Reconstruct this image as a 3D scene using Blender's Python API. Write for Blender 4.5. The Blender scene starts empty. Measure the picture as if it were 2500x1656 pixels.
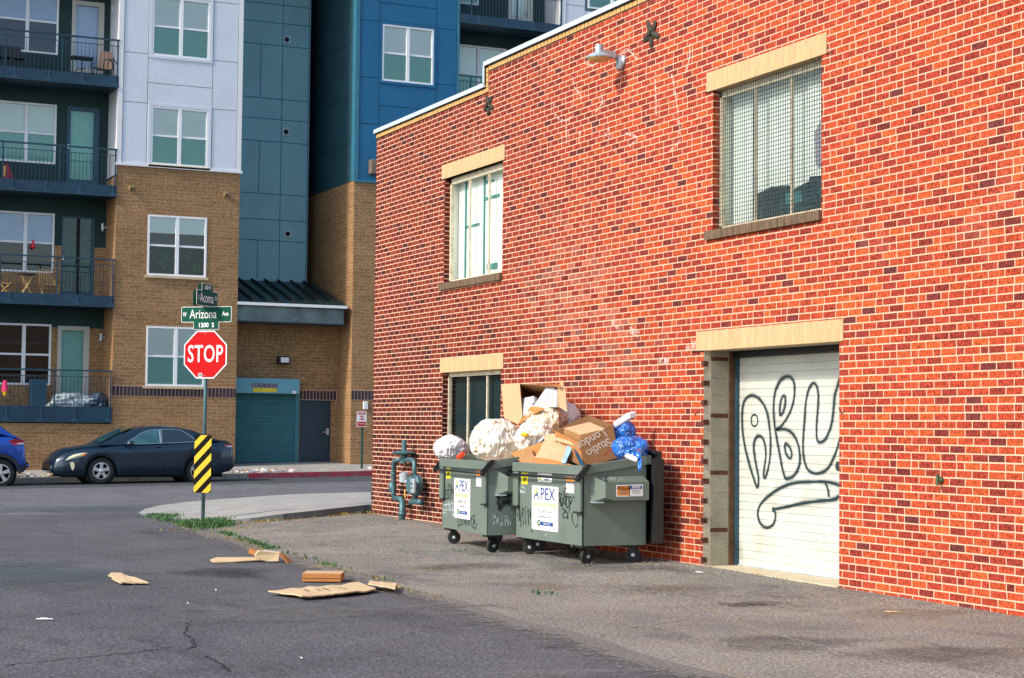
import bpy, bmesh, math, random
from mathutils import Vector, Matrix, noise
random.seed(7)
R = math.radians
SC = bpy.context.scene
COL = SC.collection

# ---------------------------------------------------------------- camera
FOC, YAW, PITCH, ROLL, EYE = 4317.666, 0.430242651, 0.0509945986, -0.0101633879, 1.505
_cy, _sy, _cp, _sp = math.cos(YAW), math.sin(YAW), math.cos(PITCH), math.sin(PITCH)
FWD = Vector((_sy*_cp, _cy*_cp, _sp)); _r = Vector((_cy, -_sy, 0)); _d = FWD.cross(_r)
RIGHT = _r*math.cos(ROLL) + _d*math.sin(ROLL); DOWN = -_r*math.sin(ROLL) + _d*math.cos(ROLL)
cam_data = bpy.data.cameras.new("camera"); cam = bpy.data.objects.new("camera", cam_data); COL.objects.link(cam)
cam_data.sensor_width = 36.0; cam_data.lens = FOC/2500*36; cam_data.clip_start = .1; cam_data.clip_end = 4000
cam.matrix_world = Matrix(((RIGHT.x, -DOWN.x, -FWD.x, 0), (RIGHT.y, -DOWN.y, -FWD.y, 0), (RIGHT.z, -DOWN.z, -FWD.z, EYE), (0, 0, 0, 1)))
SC.camera = cam
SC.render.resolution_x, SC.render.resolution_y = 1024, 678

# ---------------------------------------------------------------- world and sun
SUN_EL, SUN_TRAVEL = 36.0, (0.99, 0.16)
world = bpy.data.worlds.new("World"); SC.world = world; world.use_nodes = True
nt = world.node_tree; nt.nodes.clear()
sky = nt.nodes.new("ShaderNodeTexSky"); sky.sky_type = 'NISHITA'; sky.sun_disc = False
sky.sun_elevation = R(SUN_EL); sky.sun_rotation = math.atan2(-SUN_TRAVEL[0], -SUN_TRAVEL[1])
sky.air_density = 1.0; sky.dust_density = 1.6; sky.ozone_density = 1.0
bg = nt.nodes.new("ShaderNodeBackground"); bg.inputs[1].default_value = 0.15
wo = nt.nodes.new("ShaderNodeOutputWorld"); nt.links.new(sky.outputs[0], bg.inputs[0]); nt.links.new(bg.outputs[0], wo.inputs[0])
sd = bpy.data.lights.new("sun", 'SUN'); sd.energy = 2.2; sd.angle = R(5); sd.color = (1.0, 0.90, 0.78)
so = bpy.data.objects.new("sun", sd); COL.objects.link(so)
_c = math.cos(R(SUN_EL)); so.rotation_euler = Vector((SUN_TRAVEL[0]*_c, SUN_TRAVEL[1]*_c, -math.sin(R(SUN_EL)))).to_track_quat('-Z', 'Y').to_euler()
so.location = (-10, 10, 20)
SC.view_settings.view_transform = 'Standard'; SC.view_settings.look = 'None'
SC.view_settings.exposure = 0.88; SC.view_settings.gamma = 1
SC.cycles.use_denoising = True

# ---------------------------------------------------------------- measuring helpers (photo pixel -> point on a plane of the real place)
def ray(px, py): return RIGHT*((px-1250)/FOC) + DOWN*((py-828)/FOC) + FWD
def atX(px, py, X): d = ray(px, py); return d*(X/d.x) + Vector((0, 0, EYE))
def atY(px, py, Y): d = ray(px, py); return d*(Y/d.y) + Vector((0, 0, EYE))
def atZ(px, py, Z): d = ray(px, py); return d*((Z-EYE)/d.z) + Vector((0, 0, EYE))
def atD(px, py, D): return ray(px, py)*D + Vector((0, 0, EYE))
def atP(px, py, p0, n):
    d = ray(px, py); e = Vector((0, 0, EYE)); return e + d*((Vector(p0)-e).dot(n)/d.dot(n))
def lerp(a, b, t): return a+(b-a)*t
def sstep(a, b, x):
    t = max(0., min(1., (x-a)/(b-a))); return t*t*(3-2*t)

# ---------------------------------------------------------------- mesh builder
class MB:
    def __init__(s): s.v = []; s.f = []; s.m = []; s.c = []
    def add(s, vs, fs, mi=0, col=None):
        o = len(s.v); s.v += [Vector(p) for p in vs]
        for f in fs: s.f.append([o+i for i in f]); s.m.append(mi); s.c.append(col)
        return s
    def quad(s, a, b, c, d, mi=0, col=None): return s.add([a, b, c, d], [(0, 1, 2, 3)], mi, col)
    def box(s, x0, x1, y0, y1, z0, z1, mi=0, col=None):
        if x0 > x1: x0, x1 = x1, x0
        if y0 > y1: y0, y1 = y1, y0
        if z0 > z1: z0, z1 = z1, z0
        return s.add([(x0,y0,z0),(x1,y0,z0),(x1,y1,z0),(x0,y1,z0),(x0,y0,z1),(x1,y0,z1),(x1,y1,z1),(x0,y1,z1)],
                     [(0,3,2,1),(4,5,6,7),(0,1,5,4),(1,2,6,5),(2,3,7,6),(3,0,4,7)], mi, col)
    def obox(s, o, u, v, w, mi=0, col=None):          # oriented box: corner and three edge vectors
        o, u, v, w = Vector(o), Vector(u), Vector(v), Vector(w)
        if u.cross(v).dot(w) < 0: u, v = v, u
        return s.add([o, o+u, o+u+v, o+v, o+w, o+u+w, o+u+v+w, o+v+w],
                     [(0,3,2,1),(4,5,6,7),(0,1,5,4),(1,2,6,5),(2,3,7,6),(3,0,4,7)], mi, col)
    def prism(s, pts, ext, mi=0):                     # planar polygon and an extrusion vector
        pts = [Vector(p) for p in pts]; n = len(pts); e = Vector(ext)
        nn = Vector((0, 0, 0))
        for i in range(n): nn += pts[i].cross(pts[(i+1) % n])
        if nn.dot(e) > 0: pts = pts[::-1]
        return s.add(pts+[p+e for p in pts], [tuple(range(n)), tuple(reversed(range(n, 2*n)))]+[((i+1) % n, i, n+i, n+(i+1) % n) for i in range(n)], mi)
    def tube(s, path, r, n=8, caps=True, mi=0):
        path = [Vector(p) for p in path]; k = len(path); rr = r if isinstance(r, (list, tuple)) else [r]*k
        rings = []; ref = None
        for i, p in enumerate(path):
            t = (path[min(i+1, k-1)]-path[max(i-1, 0)]).normalized()
            if ref is None: ref = Vector((0, 0, 1)) if abs(t.z) < .9 else Vector((1, 0, 0))
            a = t.cross(ref).normalized(); b = t.cross(a).normalized(); ref = a.cross(t)
            rings.append([p+(a*math.cos(2*math.pi*j/n)+b*math.sin(2*math.pi*j/n))*rr[i] for j in range(n)])
        vs = [q for ring in rings for q in ring]; fs = []
        for i in range(k-1):
            for j in range(n): fs.append((i*n+j, i*n+(j+1) % n, (i+1)*n+(j+1) % n, (i+1)*n+j))
        if caps: fs.append(tuple(reversed(range(n)))); fs.append(tuple(range((k-1)*n, k*n)))
        return s.add(vs, fs, mi)
    def lathe(s, c, axis, prof, n=20, mi=0):          # prof: (distance along axis, radius)
        c = Vector(c); ax = Vector(axis).normalized(); a = ax.orthogonal().normalized(); b = ax.cross(a)
        vs = []; fs = []
        for h, r in prof:
            for j in range(n):
                t = 2*math.pi*j/n; vs.append(c+ax*h+(a*math.cos(t)+b*math.sin(t))*max(r, 1e-4))
        for i in range(len(prof)-1):
            for j in range(n): fs.append((i*n+j, i*n+(j+1) % n, (i+1)*n+(j+1) % n, (i+1)*n+j))
        fs.append(tuple(reversed(range(n)))); fs.append(tuple(range((len(prof)-1)*n, len(prof)*n)))
        return s.add(vs, fs, mi)
    def build(s, name, mat, parent=None, smooth=False, colors=False, bevel=0, label=None):
        off = Vector((0, 0, 0)); q = parent
        while q is not None: off += q.location; q = q.parent
        me = bpy.data.meshes.new(name)
        me.from_pydata([tuple(p-off) for p in s.v], [], s.f)
        for mt in (mat if isinstance(mat, (list, tuple)) else [mat]): me.materials.append(mt)
        if any(s.m): me.polygons.foreach_set('material_index', s.m)
        if colors:
            ca = me.color_attributes.new("Col", 'FLOAT_COLOR', 'CORNER'); dat = []
            for f, c in zip(s.f, s.c): dat += list(c or (1, 1, 1, 1))*len(f)
            ca.data.foreach_set('color', dat)
        if smooth: me.polygons.foreach_set('use_smooth', [True]*len(me.polygons))
        me.update(); me.validate()
        o = bpy.data.objects.new(name, me); COL.objects.link(o)
        if parent is not None: o.parent = parent
        if bevel:
            m = o.modifiers.new("bevel", 'BEVEL'); m.width = bevel; m.segments = 2; m.limit_method = 'ANGLE'
        if label: o['label'] = label
        return o

def tag(o, label=None, cat=None, group=None, kind=None):
    if label: o['label'] = label
    if cat: o['category'] = cat
    if group: o['group'] = group
    if kind: o['kind'] = kind
    return o
def thing(name, loc, label, cat, group=None):
    o = bpy.data.objects.new(name, None); COL.objects.link(o); o.location = loc; o.empty_display_size = .2
    return tag(o, label, cat, group)
def copy_tree(o, parent=None):
    kids = [c for c in list(bpy.data.objects) if c.parent == o]
    c = o.copy(); COL.objects.link(c); c.parent = parent
    for k in kids: copy_tree(k, c)
    return c

# ---------------------------------------------------------------- materials
def C(h):                                             # sRGB hex to linear
    h = h.lstrip('#'); out = []
    for i in (0, 2, 4):
        v = int(h[i:i+2], 16)/255; out.append(v/12.92 if v <= .04045 else ((v+.055)/1.055)**2.4)
    return (*out, 1)
def newmat(name):
    m = bpy.data.materials.new(name); m.use_nodes = True
    return m, m.node_tree, m.node_tree.nodes['Principled BSDF']
def nd(nt, t, **kw):
    n = nt.nodes.new(t)
    for k, v in kw.items(): setattr(n, k, v)
    return n
def objcoord(nt, scale=(1, 1, 1)):
    g = nd(nt, 'ShaderNodeNewGeometry'); mp = nd(nt, 'ShaderNodeMapping'); mp.inputs['Scale'].default_value = scale
    nt.links.new(g.outputs['Position'], mp.inputs[0]); return mp.outputs[0]
def noisetex(nt, co, scale, detail=4, rough=.6):
    n = nd(nt, 'ShaderNodeTexNoise'); n.inputs['Scale'].default_value = scale; n.inputs['Detail'].default_value = detail
    n.inputs['Roughness'].default_value = rough; nt.links.new(co, n.inputs['Vector']); return n.outputs['Fac']
def ramp(nt, fac, stops):
    r = nd(nt, 'ShaderNodeValToRGB'); e = r.color_ramp.elements
    while len(e) < len(stops): e.new(.5)
    for i, (p, c) in enumerate(stops): e[i].position = p; e[i].color = c if len(c) == 4 else (*c, 1)
    nt.links.new(fac, r.inputs[0]); return r.outputs[0]
def mixc(nt, fac, a, b, mode='MIX'):
    m = nd(nt, 'ShaderNodeMix', data_type='RGBA', blend_type=mode)
    for s, v in ((m.inputs[0], fac), (m.inputs[6], a), (m.inputs[7], b)):
        if isinstance(v, (int, float, tuple)): s.default_value = v
        else: nt.links.new(v, s)
    return m.outputs[2]
def bump(nt, bs, h, strength=.3, dist=.01):
    b = nd(nt, 'ShaderNodeBump'); b.inputs['Strength'].default_value = strength; b.inputs['Distance'].default_value = dist
    nt.links.new(h, b.inputs['Height']); nt.links.new(b.outputs[0], bs.inputs['Normal'])
def G(v): return (v, v, v, 1)
def surf(name, col, rough=.7, metal=0., var=.18, vscale=3., grain=.12, gscale=90., bmp=.15, spec=.5, dirt=None, dscale=1.2, dlo=.5, dhi=.75, stretch=(1, 1, 1), coat=0):
    m, nt, bs = newmat(name); co = objcoord(nt, stretch)
    n1 = noisetex(nt, co, vscale, 5); n2 = noisetex(nt, co, gscale, 2)
    c1 = ramp(nt, n1, [(.25, tuple(x*(1-var) for x in col[:3])), (.75, tuple(min(1, x*(1+var)) for x in col[:3]))])
    g = ramp(nt, n2, [(.3, G(1-grain)), (.7, G(1+grain))])
    c = mixc(nt, 1., c1, g, 'MULTIPLY')
    if dirt:
        n3 = noisetex(nt, co, dscale, 6, .7); c = mixc(nt, ramp(nt, n3, [(dlo, G(0)), (dhi, G(1))]), c, dirt)
    nt.links.new(c, bs.inputs['Base Color']); bs.inputs['Roughness'].default_value = rough; bs.inputs['Metallic'].default_value = metal
    bs.inputs['Specular IOR Level'].default_value = spec; bs.inputs['Coat Weight'].default_value = coat
    if bmp: bump(nt, bs, n2, bmp, .004)
    return m
def flat(name, col, rough=.6, metal=0, spec=.4):
    return surf(name, col, rough, metal, var=.05, grain=.05, bmp=0, spec=spec)

M = {}
M['white_paint'] = surf('white_paint', (.72,.73,.74,1), .5, var=.04, grain=.04, bmp=.05)
M['white_vinyl'] = surf('white_vinyl', (.78,.8,.82,1), .4, var=.04, grain=.04, bmp=0)
M['dark_metal'] = surf('dark_metal', (.012,.04,.065,1), .5, .0, var=.2)
M['slate_metal'] = surf('slate_metal', (.018,.07,.12,1), .45, .0, var=.25, vscale=1.5)
M['black_rubber'] = surf('black_rubber', (.012,.013,.015,1), .75, var=.3)
M['black_plastic'] = surf('black_plastic', (.012,.016,.018,1), .45, var=.3)
M['black_steel'] = surf('black_steel', (.015,.017,.02,1), .45, .3, var=.3)
M['galv'] = surf('galvanised_steel', (.065,.15,.175,1), .45, .3, var=.25, vscale=8)
M['galv_light'] = surf('galvanised_light', (.42,.5,.55,1), .4, .4, var=.25, vscale=10)
M['chrome'] = surf('bright_alloy', (.62,.66,.7,1), .3, .7, var=.1)
M['black'] = flat('flat_black', (.008,.009,.01,1), .8)
M['ink_white'] = flat('white_ink', (.8,.8,.8,1), .5)
M['ink_black'] = flat('black_ink', (.01,.011,.012,1), .6)
# ================================================================= the ground
def gz(x, y):
    xx = max(-30., min(40., x))
    zs = .0175*(xx-9.2)
    za = .118*max(0, min(1, (y-11.6)/15.5))*sstep(6.6, 10, xx)
    return lerp(za, zs, sstep(28.5, 34.5, y))
def sheet(xs, ys, dz=0., keep=None):
    b = MB(); n = len(ys)
    vs = [(x, y, gz(x, y)+dz) for x in xs for y in ys]; fs = []
    for i in range(len(xs)-1):
        for j in range(n-1):
            if keep is None or keep((xs[i]+xs[i+1])/2, (ys[j]+ys[j+1])/2):
                fs.append((i*n+j, (i+1)*n+j, (i+1)*n+j+1, i*n+j+1))
    return b.add(vs, fs)
def frange(a, b, s):
    out = []; x = a
    while x < b-1e-6: out.append(x); x += s
    out.append(b); return out

def asphalt(name, base, light, warm, dark, cracks=.5):
    m, nt, bs = newmat(name); co = objcoord(nt)
    n1 = noisetex(nt, co, .45, 6, .65); n2 = noisetex(nt, co, 2.6, 5, .7); n3 = noisetex(nt, co, 38, 4, .85); n4 = noisetex(nt, co, 120, 2, .9)
    c = ramp(nt, n1, [(.4, base), (.6, light)])
    c = mixc(nt, ramp(nt, n2, [(.42, G(0)), (.68, G(.8))]), c, warm)
    n5 = noisetex(nt, objcoord(nt, (1, .35, 1)), 1.1, 6, .75)
    c = mixc(nt, ramp(nt, n5, [(.53, G(0)), (.66, G(.8))]), c, dark)
    c = mixc(nt, 1., c, ramp(nt, n3, [(.40, G(.42)), (.5, G(.95)), (.61, G(1.9))]), 'MULTIPLY')
    v = nd(nt, 'ShaderNodeTexVoronoi'); v.inputs['Scale'].default_value = 55; nt.links.new(co, v.inputs['Vector'])
    sp = ramp(nt, v.outputs['Distance'], [(.05, G(1)), (.17, G(0))])
    c = mixc(nt, mixc(nt, 1., sp, ramp(nt, n4, [(.5, G(0)), (.6, G(1))]), 'MULTIPLY'), c, tuple(min(.5, x*2.6) for x in light[:3])+(1,))
    # long wandering cracks
    vc = nd(nt, 'ShaderNodeTexVoronoi', feature='DISTANCE_TO_EDGE'); vc.inputs['Scale'].default_value = .42
    wn = nd(nt, 'ShaderNodeTexNoise'); wn.inputs['Scale'].default_value = 1.6; wn.inputs['Detail'].default_value = 6; nt.links.new(co, wn.inputs['Vector'])
    wc = mixc(nt, .35, co, wn.outputs['Color'], 'ADD'); nt.links.new(wc, vc.inputs['Vector'])
    cr = ramp(nt, vc.outputs['Distance'], [(.0, G(1)), (.006, G(0))])
    msk = ramp(nt, noisetex(nt, co, .33, 2), [(.53, G(0)), (.6, G(cracks))])
    c = mixc(nt, mixc(nt, 1., cr, msk, 'MULTIPLY'), c, (.015, .016, .018, 1))
    nt.links.new(c, bs.inputs['Base Color']); bs.inputs['Roughness'].default_value = .9; bs.inputs['Specular IOR Level'].default_value = .25
    bump(nt, bs, mixc(nt, .5, n3, n4), .5, .01)
    return m
M['asphalt'] = asphalt('lot_asphalt', (.080,.077,.083,1), (.112,.107,.113,1), (.090,.102,.112,1), (.052,.051,.058,1))
M['pad'] = asphalt('pad_asphalt', (.16,.155,.145,1), (.235,.225,.20,1), (.24,.205,.15,1), (.09,.09,.088,1), .4)
M['street'] = asphalt('street_asphalt', (.11,.105,.115,1), (.15,.142,.15,1), (.13,.15,.16,1), (.07,.075,.085,1), .5)
M['concrete'] = surf('sidewalk_concrete', (.33,.32,.29,1), .85, var=.2, vscale=2, grain=.2, gscale=60, bmp=.3, dirt=(.22,.2,.17,1), dscale=1.6, dlo=.52, dhi=.8)
M['kerb'] = surf('kerb_concrete', (.13,.15,.15,1), .9, var=.3, vscale=4, grain=.25, gscale=40, bmp=.3)
M['red_kerb'] = surf('red_kerb_paint', (.26,.02,.04,1), .8, var=.4, vscale=5, grain=.3, dirt=(.1,.08,.1,1), dscale=3, dlo=.45, dhi=.7)

xs = [-900, -300, -90, -40]+frange(-20, 24, 1.0)+[30, 40, 90, 300, 900]
ys = [-900, -300, -60, -20]+frange(-4, 60, 1.0)+[75, 110, 300, 900]
tag(sheet(xs, ys, -.004).build('ground', M['asphalt']), kind='structure')
# street asphalt north of the lot, a little lighter
tag(sheet(frange(-28, 34, 1.0), frange(30.5, 47.2, .835), .0, None).build('street', M['street']), kind='structure')
# gutter strip along the far kerb
M['gutter'] = surf('gutter_concrete', (.045,.055,.065,1), .9, var=.25, vscale=1.2, grain=.25, gscale=50, bmp=.2)
tag(sheet(frange(-28, 34, 1.0), frange(43.6, 47.2, .9), .004).build('gutter', M['gutter']), kind='structure')
# paler asphalt pad along the red building, ragged edge
def pad_edge(y): return lerp(5.72, 6.62, (y-9)/16.0)+.05*math.sin(y*2.3)+.06*noise.noise(Vector((y*1.7, 3, 0)))+.03*noise.noise(Vector((y*7, 1, 0)))
b = MB(); rows = []
for y in frange(-6, 28.6, .12):
    e = pad_edge(y) if y < 26.3 else lerp(pad_edge(26.3), 9.6, min(1, (y-26.3)/1.6))
    rows.append([Vector((lerp(e, 10.0, t), y, gz(lerp(e, 10.0, t), y)+.001)) for t in (0, .15, .35, .6, .8, 1)])
for r0, r1 in zip(rows, rows[1:]):
    for i in range(5): b.quad(r0[i], r0[i+1], r1[i+1], r1[i])
tag(b.build('asphalt_apron', M['pad']), kind='structure')

# ragged spill of pale aggregate across the apron edge
def specks(name, col, lo, hi, sc, amt=.9):
    m = bpy.data.materials.new(name); m.use_nodes = True; nt = m.node_tree; bs = nt.nodes['Principled BSDF']; co = objcoord(nt)
    nt.links.new(mixc(nt, 1., col, ramp(nt, noisetex(nt, co, 38, 4, .85), [(.4, G(.5)), (.6, G(1.6))]), 'MULTIPLY'), bs.inputs['Base Color']); bs.inputs['Roughness'].default_value = .95; bs.inputs['Specular IOR Level'].default_value = .2
    at = nd(nt, 'ShaderNodeAttribute', attribute_name='Col')
    mt = nd(nt, 'ShaderNodeMath', operation='ADD'); nt.links.new(noisetex(nt, co, sc, 6, .8), mt.inputs[0])
    sp = nd(nt, 'ShaderNodeSeparateColor'); nt.links.new(at.outputs['Color'], sp.inputs[0]); m2 = nd(nt, 'ShaderNodeMath', operation='MULTIPLY_ADD'); m2.inputs[1].default_value = .55; m2.inputs[2].default_value = -.45; nt.links.new(sp.outputs[0], m2.inputs[0]); nt.links.new(m2.outputs[0], mt.inputs[1])
    nt.links.new(ramp(nt, mt.outputs[0], [(lo, G(0)), (hi, G(amt))]), bs.inputs['Alpha']); return m
M['spill'] = specks('aggregate_spill', (.17,.16,.145,1), .30, .44, 7)
def fade_strip(rows, name, mat):
    b = MB()
    me = bpy.data.meshes.new(name); vs = []; cs = []; fs = []; n = len(rows[0])
    for r in rows:
        for (x, y, dz, a) in r: vs.append((x, y, gz(x, y)+dz)); cs.append(a)
    for i in range(len(rows)-1):
        for j in range(n-1): fs.append((i*n+j, i*n+j+1, (i+1)*n+j+1, (i+1)*n+j))
    me.from_pydata(vs, [], fs); ca = me.color_attributes.new('Col', 'FLOAT_COLOR', 'POINT'); ca.data.foreach_set('color', [q for a in cs for q in (a, a, a, 1)]); me.materials.append(mat)
    o = bpy.data.objects.new(name, me); COL.objects.link(o); return tag(o, kind='structure')
fade_strip([[(pad_edge(y)-.75, y, .0012, 0), (pad_edge(y)-.25, y, .0013, .55), (pad_edge(y)+.06, y, .0022, 1)] for y in frange(2, 26, .4)], 'aggregate_spill', M['spill'])
M['dark_wear'] = specks('dark_wear', (.060,.058,.060,1), .30, .72, 3.5, .5); M['tar_stain'] = specks('tar_stain', (.035,.034,.036,1), .30, .66, 5, .55); M['brown_wear'] = specks('brown_wear', (.19,.14,.08,1), .30, .75, 4, .45); M['pale_wear'] = specks('pale_wear', (.22,.215,.20,1), .32, .8, 5, .4); M['teal_wear'] = specks('teal_wear', (.085,.118,.125,1), .22, .7, 1.6, .6)
def stain(px, py, rx, ry, mat, name='pavement_stain', dz=.0032):
    c = atZ(px, py, .0); rows = []
    for i in range(25):
        t = 2*math.pi*i/24; rows.append([(c.x+rx*f*math.cos(t)*(1+.25*math.sin(3*t+px)), c.y+ry*f*math.sin(t)*(1+.2*math.sin(2*t+py)), dz+.0001*f, a) for f, a in ((0.01, 1), (.45, .85), (.8, .35), (1, 0))])
    fade_strip(rows, name, M[mat])
for k, q in enumerate(((1160,1385,.9,.8,'dark_wear'), (1480,1392,1.2,1.0,'dark_wear'), (1830,1478,.5,.35,'tar_stain'), (1900,1570,.9,.7,'dark_wear'), (2300,1600,1.2,.6,'dark_wear'), (2220,1500,1.0,.5,'brown_wear'), (1330,1432,.5,.6,'brown_wear'),
   (2000,1530,.7,.5,'pale_wear'), (2180,1560,.6,.3,'pale_wear'), (760,1300,1.0,1.0,'pale_wear'), (1060,1390,.6,.9,'brown_wear'), (1300,1410,1.0,.8,'pale_wear'), (1650,1440,.8,.6,'brown_wear'), (540,1400,.8,.9,'tar_stain'), (900,1490,1.8,.12,'dark_wear'),
   (1360,1580,.25,.06,'tar_stain'), (230,1535,.3,.06,'tar_stain'), (1140,1525,.3,.05,'tar_stain'), (180,1500,.15,.05,'tar_stain'), (200,1240,2.2,3.0,'teal_wear'), (60,1400,1.5,2.,'teal_wear'), (700,1500,1.6,.9,'pale_wear'), (1340,1650,1.0,.3,'pale_wear'))): stain(*q, dz=.0034+.0004*k)

# near sidewalk: a worn concrete wedge that rises out of the street towards the wall corner
top = [(6.85,29.3,.012),(6.9,30.3,.012),(7.3,31.6,.012),(7.9,33.0,.012),(8.6,33.9,.03),(9.5,34.35,.07),(10.9,34.6,.14),(12.6,34.75,.17),(16,34.8,.2),(26,34.8,.34)]
bot = [(6.85,29.1,.012),(7.0,28.4,.014),(7.2,27.6,.02),(7.45,27.0,.035),(7.8,26.65,.09),(8.3,26.55,.155),(9.0,26.75,.205),(10.05,27.5,.245),(16,27.6,.30),(26,27.6,.38)]
b = MB()
for i in range(len(top)-1):
    for k in range(4):
        def L(p, q, t): return Vector(p).lerp(Vector(q), t)
        b.quad(L(bot[i], top[i], k/4), L(bot[i+1], top[i+1], k/4), L(bot[i+1], top[i+1], (k+1)/4), L(bot[i], top[i], (k+1)/4))
tag(b.build('sidewalk', M['concrete']), kind='structure')
b = MB()
for P in (bot, top):
    for p, q in zip(P, P[1:]):
        b.quad(Vector((p[0], p[1], gz(p[0], p[1])-.05)), Vector((q[0], q[1], gz(q[0], q[1])-.05)), Vector(q)-Vector((0,0,.002)), Vector(p)-Vector((0,0,.002)))
tag(b.build('kerb', M['kerb']), kind='structure')

# far sidewalk with kerb (part of it painted red)
def fz(x, y): return .0175*(max(-30, min(40, x))-9.2) + .14 + .12*max(0, (y-47.2)/2.8)
b = MB()
for x0 in frange(-28, 33, 1.0):
    for y0, y1 in ((47.35, 48.6), (48.6, 50.05), (50.05, 52.2), (52.2, 58)):
        b.quad(Vector((x0, y0, fz(x0, y0))), Vector((x0+1, y0, fz(x0+1, y0))), Vector((x0+1, y1, fz(x0+1, y1))), Vector((x0, y1, fz(x0, y1))))
tag(b.build('sidewalk', M['concrete']), kind='structure')
for nm, x0, x1, mt in (('kerb', -28, 13.75, 'kerb'), ('kerb', 13.75, 19.2, 'red_kerb'), ('kerb', 19.2, 34, 'kerb')):
    b = MB()
    for x in frange(x0, x1, .5)[:-1]:
        xe = min(x+.5, x1)
        A = [Vector((q, 47.2, gz(q, 47)-.05)) for q in (x, xe)]; B = [Vector((q, 47.21, fz(q, 47.2)+.002)) for q in (x, xe)]; D = [Vector((q, 47.36, fz(q, 47.35)+.003)) for q in (x, xe)]
        b.quad(A[0], A[1], B[1], B[0]); b.quad(B[0], B[1], D[1], D[0])
    tag(b.build(nm, M[mt]), kind='structure')

# cracks and scratches lying on the asphalt
def ground_ribbon(pts, w, dz, b):
    P = [Vector((x, y, gz(x, y)+dz)) for x, y in pts]
    for i in range(len(P)-1):
        t = (P[i+1]-P[i]).normalized(); n = Vector((-t.y, t.x, 0)); w0 = w*(.5+.7*random.random()); w1 = w*(.5+.7*random.random())
        b.quad(P[i]-n*w0/2, P[i+1]-n*w1/2, P[i+1]+n*w1/2, P[i]+n*w0/2)
def wander(a, c, n, amp):
    out = []
    for i in range(n+1):
        t = i/n; p = Vector(a).lerp(Vector(c), t); out.append((p.x+amp*noise.noise(Vector((t*9, a[0], 0))), p.y+amp*noise.noise(Vector((t*9, a[1], 5)))))
    return out
b = MB()
for q in (((463,1516),(448,1545),(470,1562),(475,1578),(455,1585)), ((10,1625),(120,1612),(250,1600),(330,1592)), ((330,1592),(420,1580)), ((500,1600),(545,1625),(560,1640))):
    P = [atZ(x, y, 0) for x, y in q]
    for p, r in zip(P, P[1:]): ground_ribbon(wander((p.x, p.y), (r.x, r.y), 14, .05), .012, -.0004, b)
tag(b.build('pavement_crack', M['ink_black']), kind='structure')
b = MB()
M['scratch'] = surf('chalky_scratch', (.3,.29,.27,1), .9, var=.4, vscale=20)
for q in (((1530,1532),(1600,1523),(1680,1509)), ((1820,1530),(1960,1565),(2080,1596),(2240,1635)), ((2400,1590),(2450,1598))):
    P = [atZ(x, y, 0.006) for x, y in q]
    for p, r in zip(P, P[1:]): ground_ribbon(wander((p.x, p.y), (r.x, r.y), 10, .015), .022, .005, b)
tag(b.build('pavement_scratch', M['scratch']), kind='structure')
# ================================================================= red brick building
WX = 10.0; YC = 27.2; BH = .0715; BL = .2127
red = thing('brick_building', (WX, 16, 0), 'two storey red brick building with tan lintels and a stepped parapet along the lot', 'building')
HOLES = {'garage': (14.20, 16.74, -.1, 2.39), 'big': (14.50, 16.56, 3.70, 5.24), 'small_up': (22.14, 24.24, 3.665, 5.22), 'small_low': (22.14, 24.23, .88, 2.335)}
LINT = {'garage': (14.13, 16.89, 2.385, 2.60), 'big': (14.41, 16.69, 5.235, 5.45), 'small_up': (22.08, 24.35, 5.22, 5.435), 'small_low': (22.06, 24.33, 2.33, 2.545)}
YS, Z_LO, Z_HI = 22.66, 6.26, 6.56               # parapet step and brick tops
m, nt, bs = newmat('red_brick'); co = objcoord(nt)
at_ = nd(nt, 'ShaderNodeAttribute', attribute_name='Col')
n1 = noisetex(nt, co, 30, 4, .8); n2 = noisetex(nt, co, 140, 2, .8); n3 = noisetex(nt, objcoord(nt, (1, 1, .6)), .8, 6, .72)
c = mixc(nt, 1., at_.outputs['Color'], ramp(nt, n1, [(.36, G(.42)), (.5, G(1.)), (.63, G(1.65))]), 'MULTIPLY')
c = mixc(nt, 1., c, ramp(nt, n2, [(.38, G(.55)), (.62, G(1.45))]), 'MULTIPLY')
c = mixc(nt, ramp(nt, n3, [(.60, G(0)), (.8, G(.45))]), c, (.52, .22, .15, 1))       # pale bloom
nt.links.new(c, bs.inputs['Base Color']); bs.inputs['Roughness'].default_value = .85; bs.inputs['Specular IOR Level'].default_value = .25; bump(nt, bs, n1, .6, .006)
M['brick'] = m
M['mortar'] = surf('mortar', (.70,.44,.30,1), .95, var=.08, vscale=2, grain=.15, gscale=80, bmp=.3, dirt=(.5,.3,.2,1), dscale=.9, dlo=.58, dhi=.85)
M['tan_stone'] = surf('tan_lintel', (.50,.35,.18,1), .85, var=.16, vscale=14, grain=.14, gscale=70, stretch=(1, 1, .08))
M['tan_brick'] = surf('tan_brick_trim', (.52,.31,.11,1), .85, var=.2, vscale=9, grain=.15)
M['sill'] = surf('weathered_sill', (.13,.085,.05,1), .9, var=.35, vscale=16, grain=.3, stretch=(1, 1, .3))
M['coping'] = surf('metal_coping', (.56,.66,.70,1), .4, .2, var=.08)
M['cmu'] = surf('concrete_block', (.26,.24,.18,1), .95, var=.2, vscale=5, grain=.3, gscale=60, bmp=.4)

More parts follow.
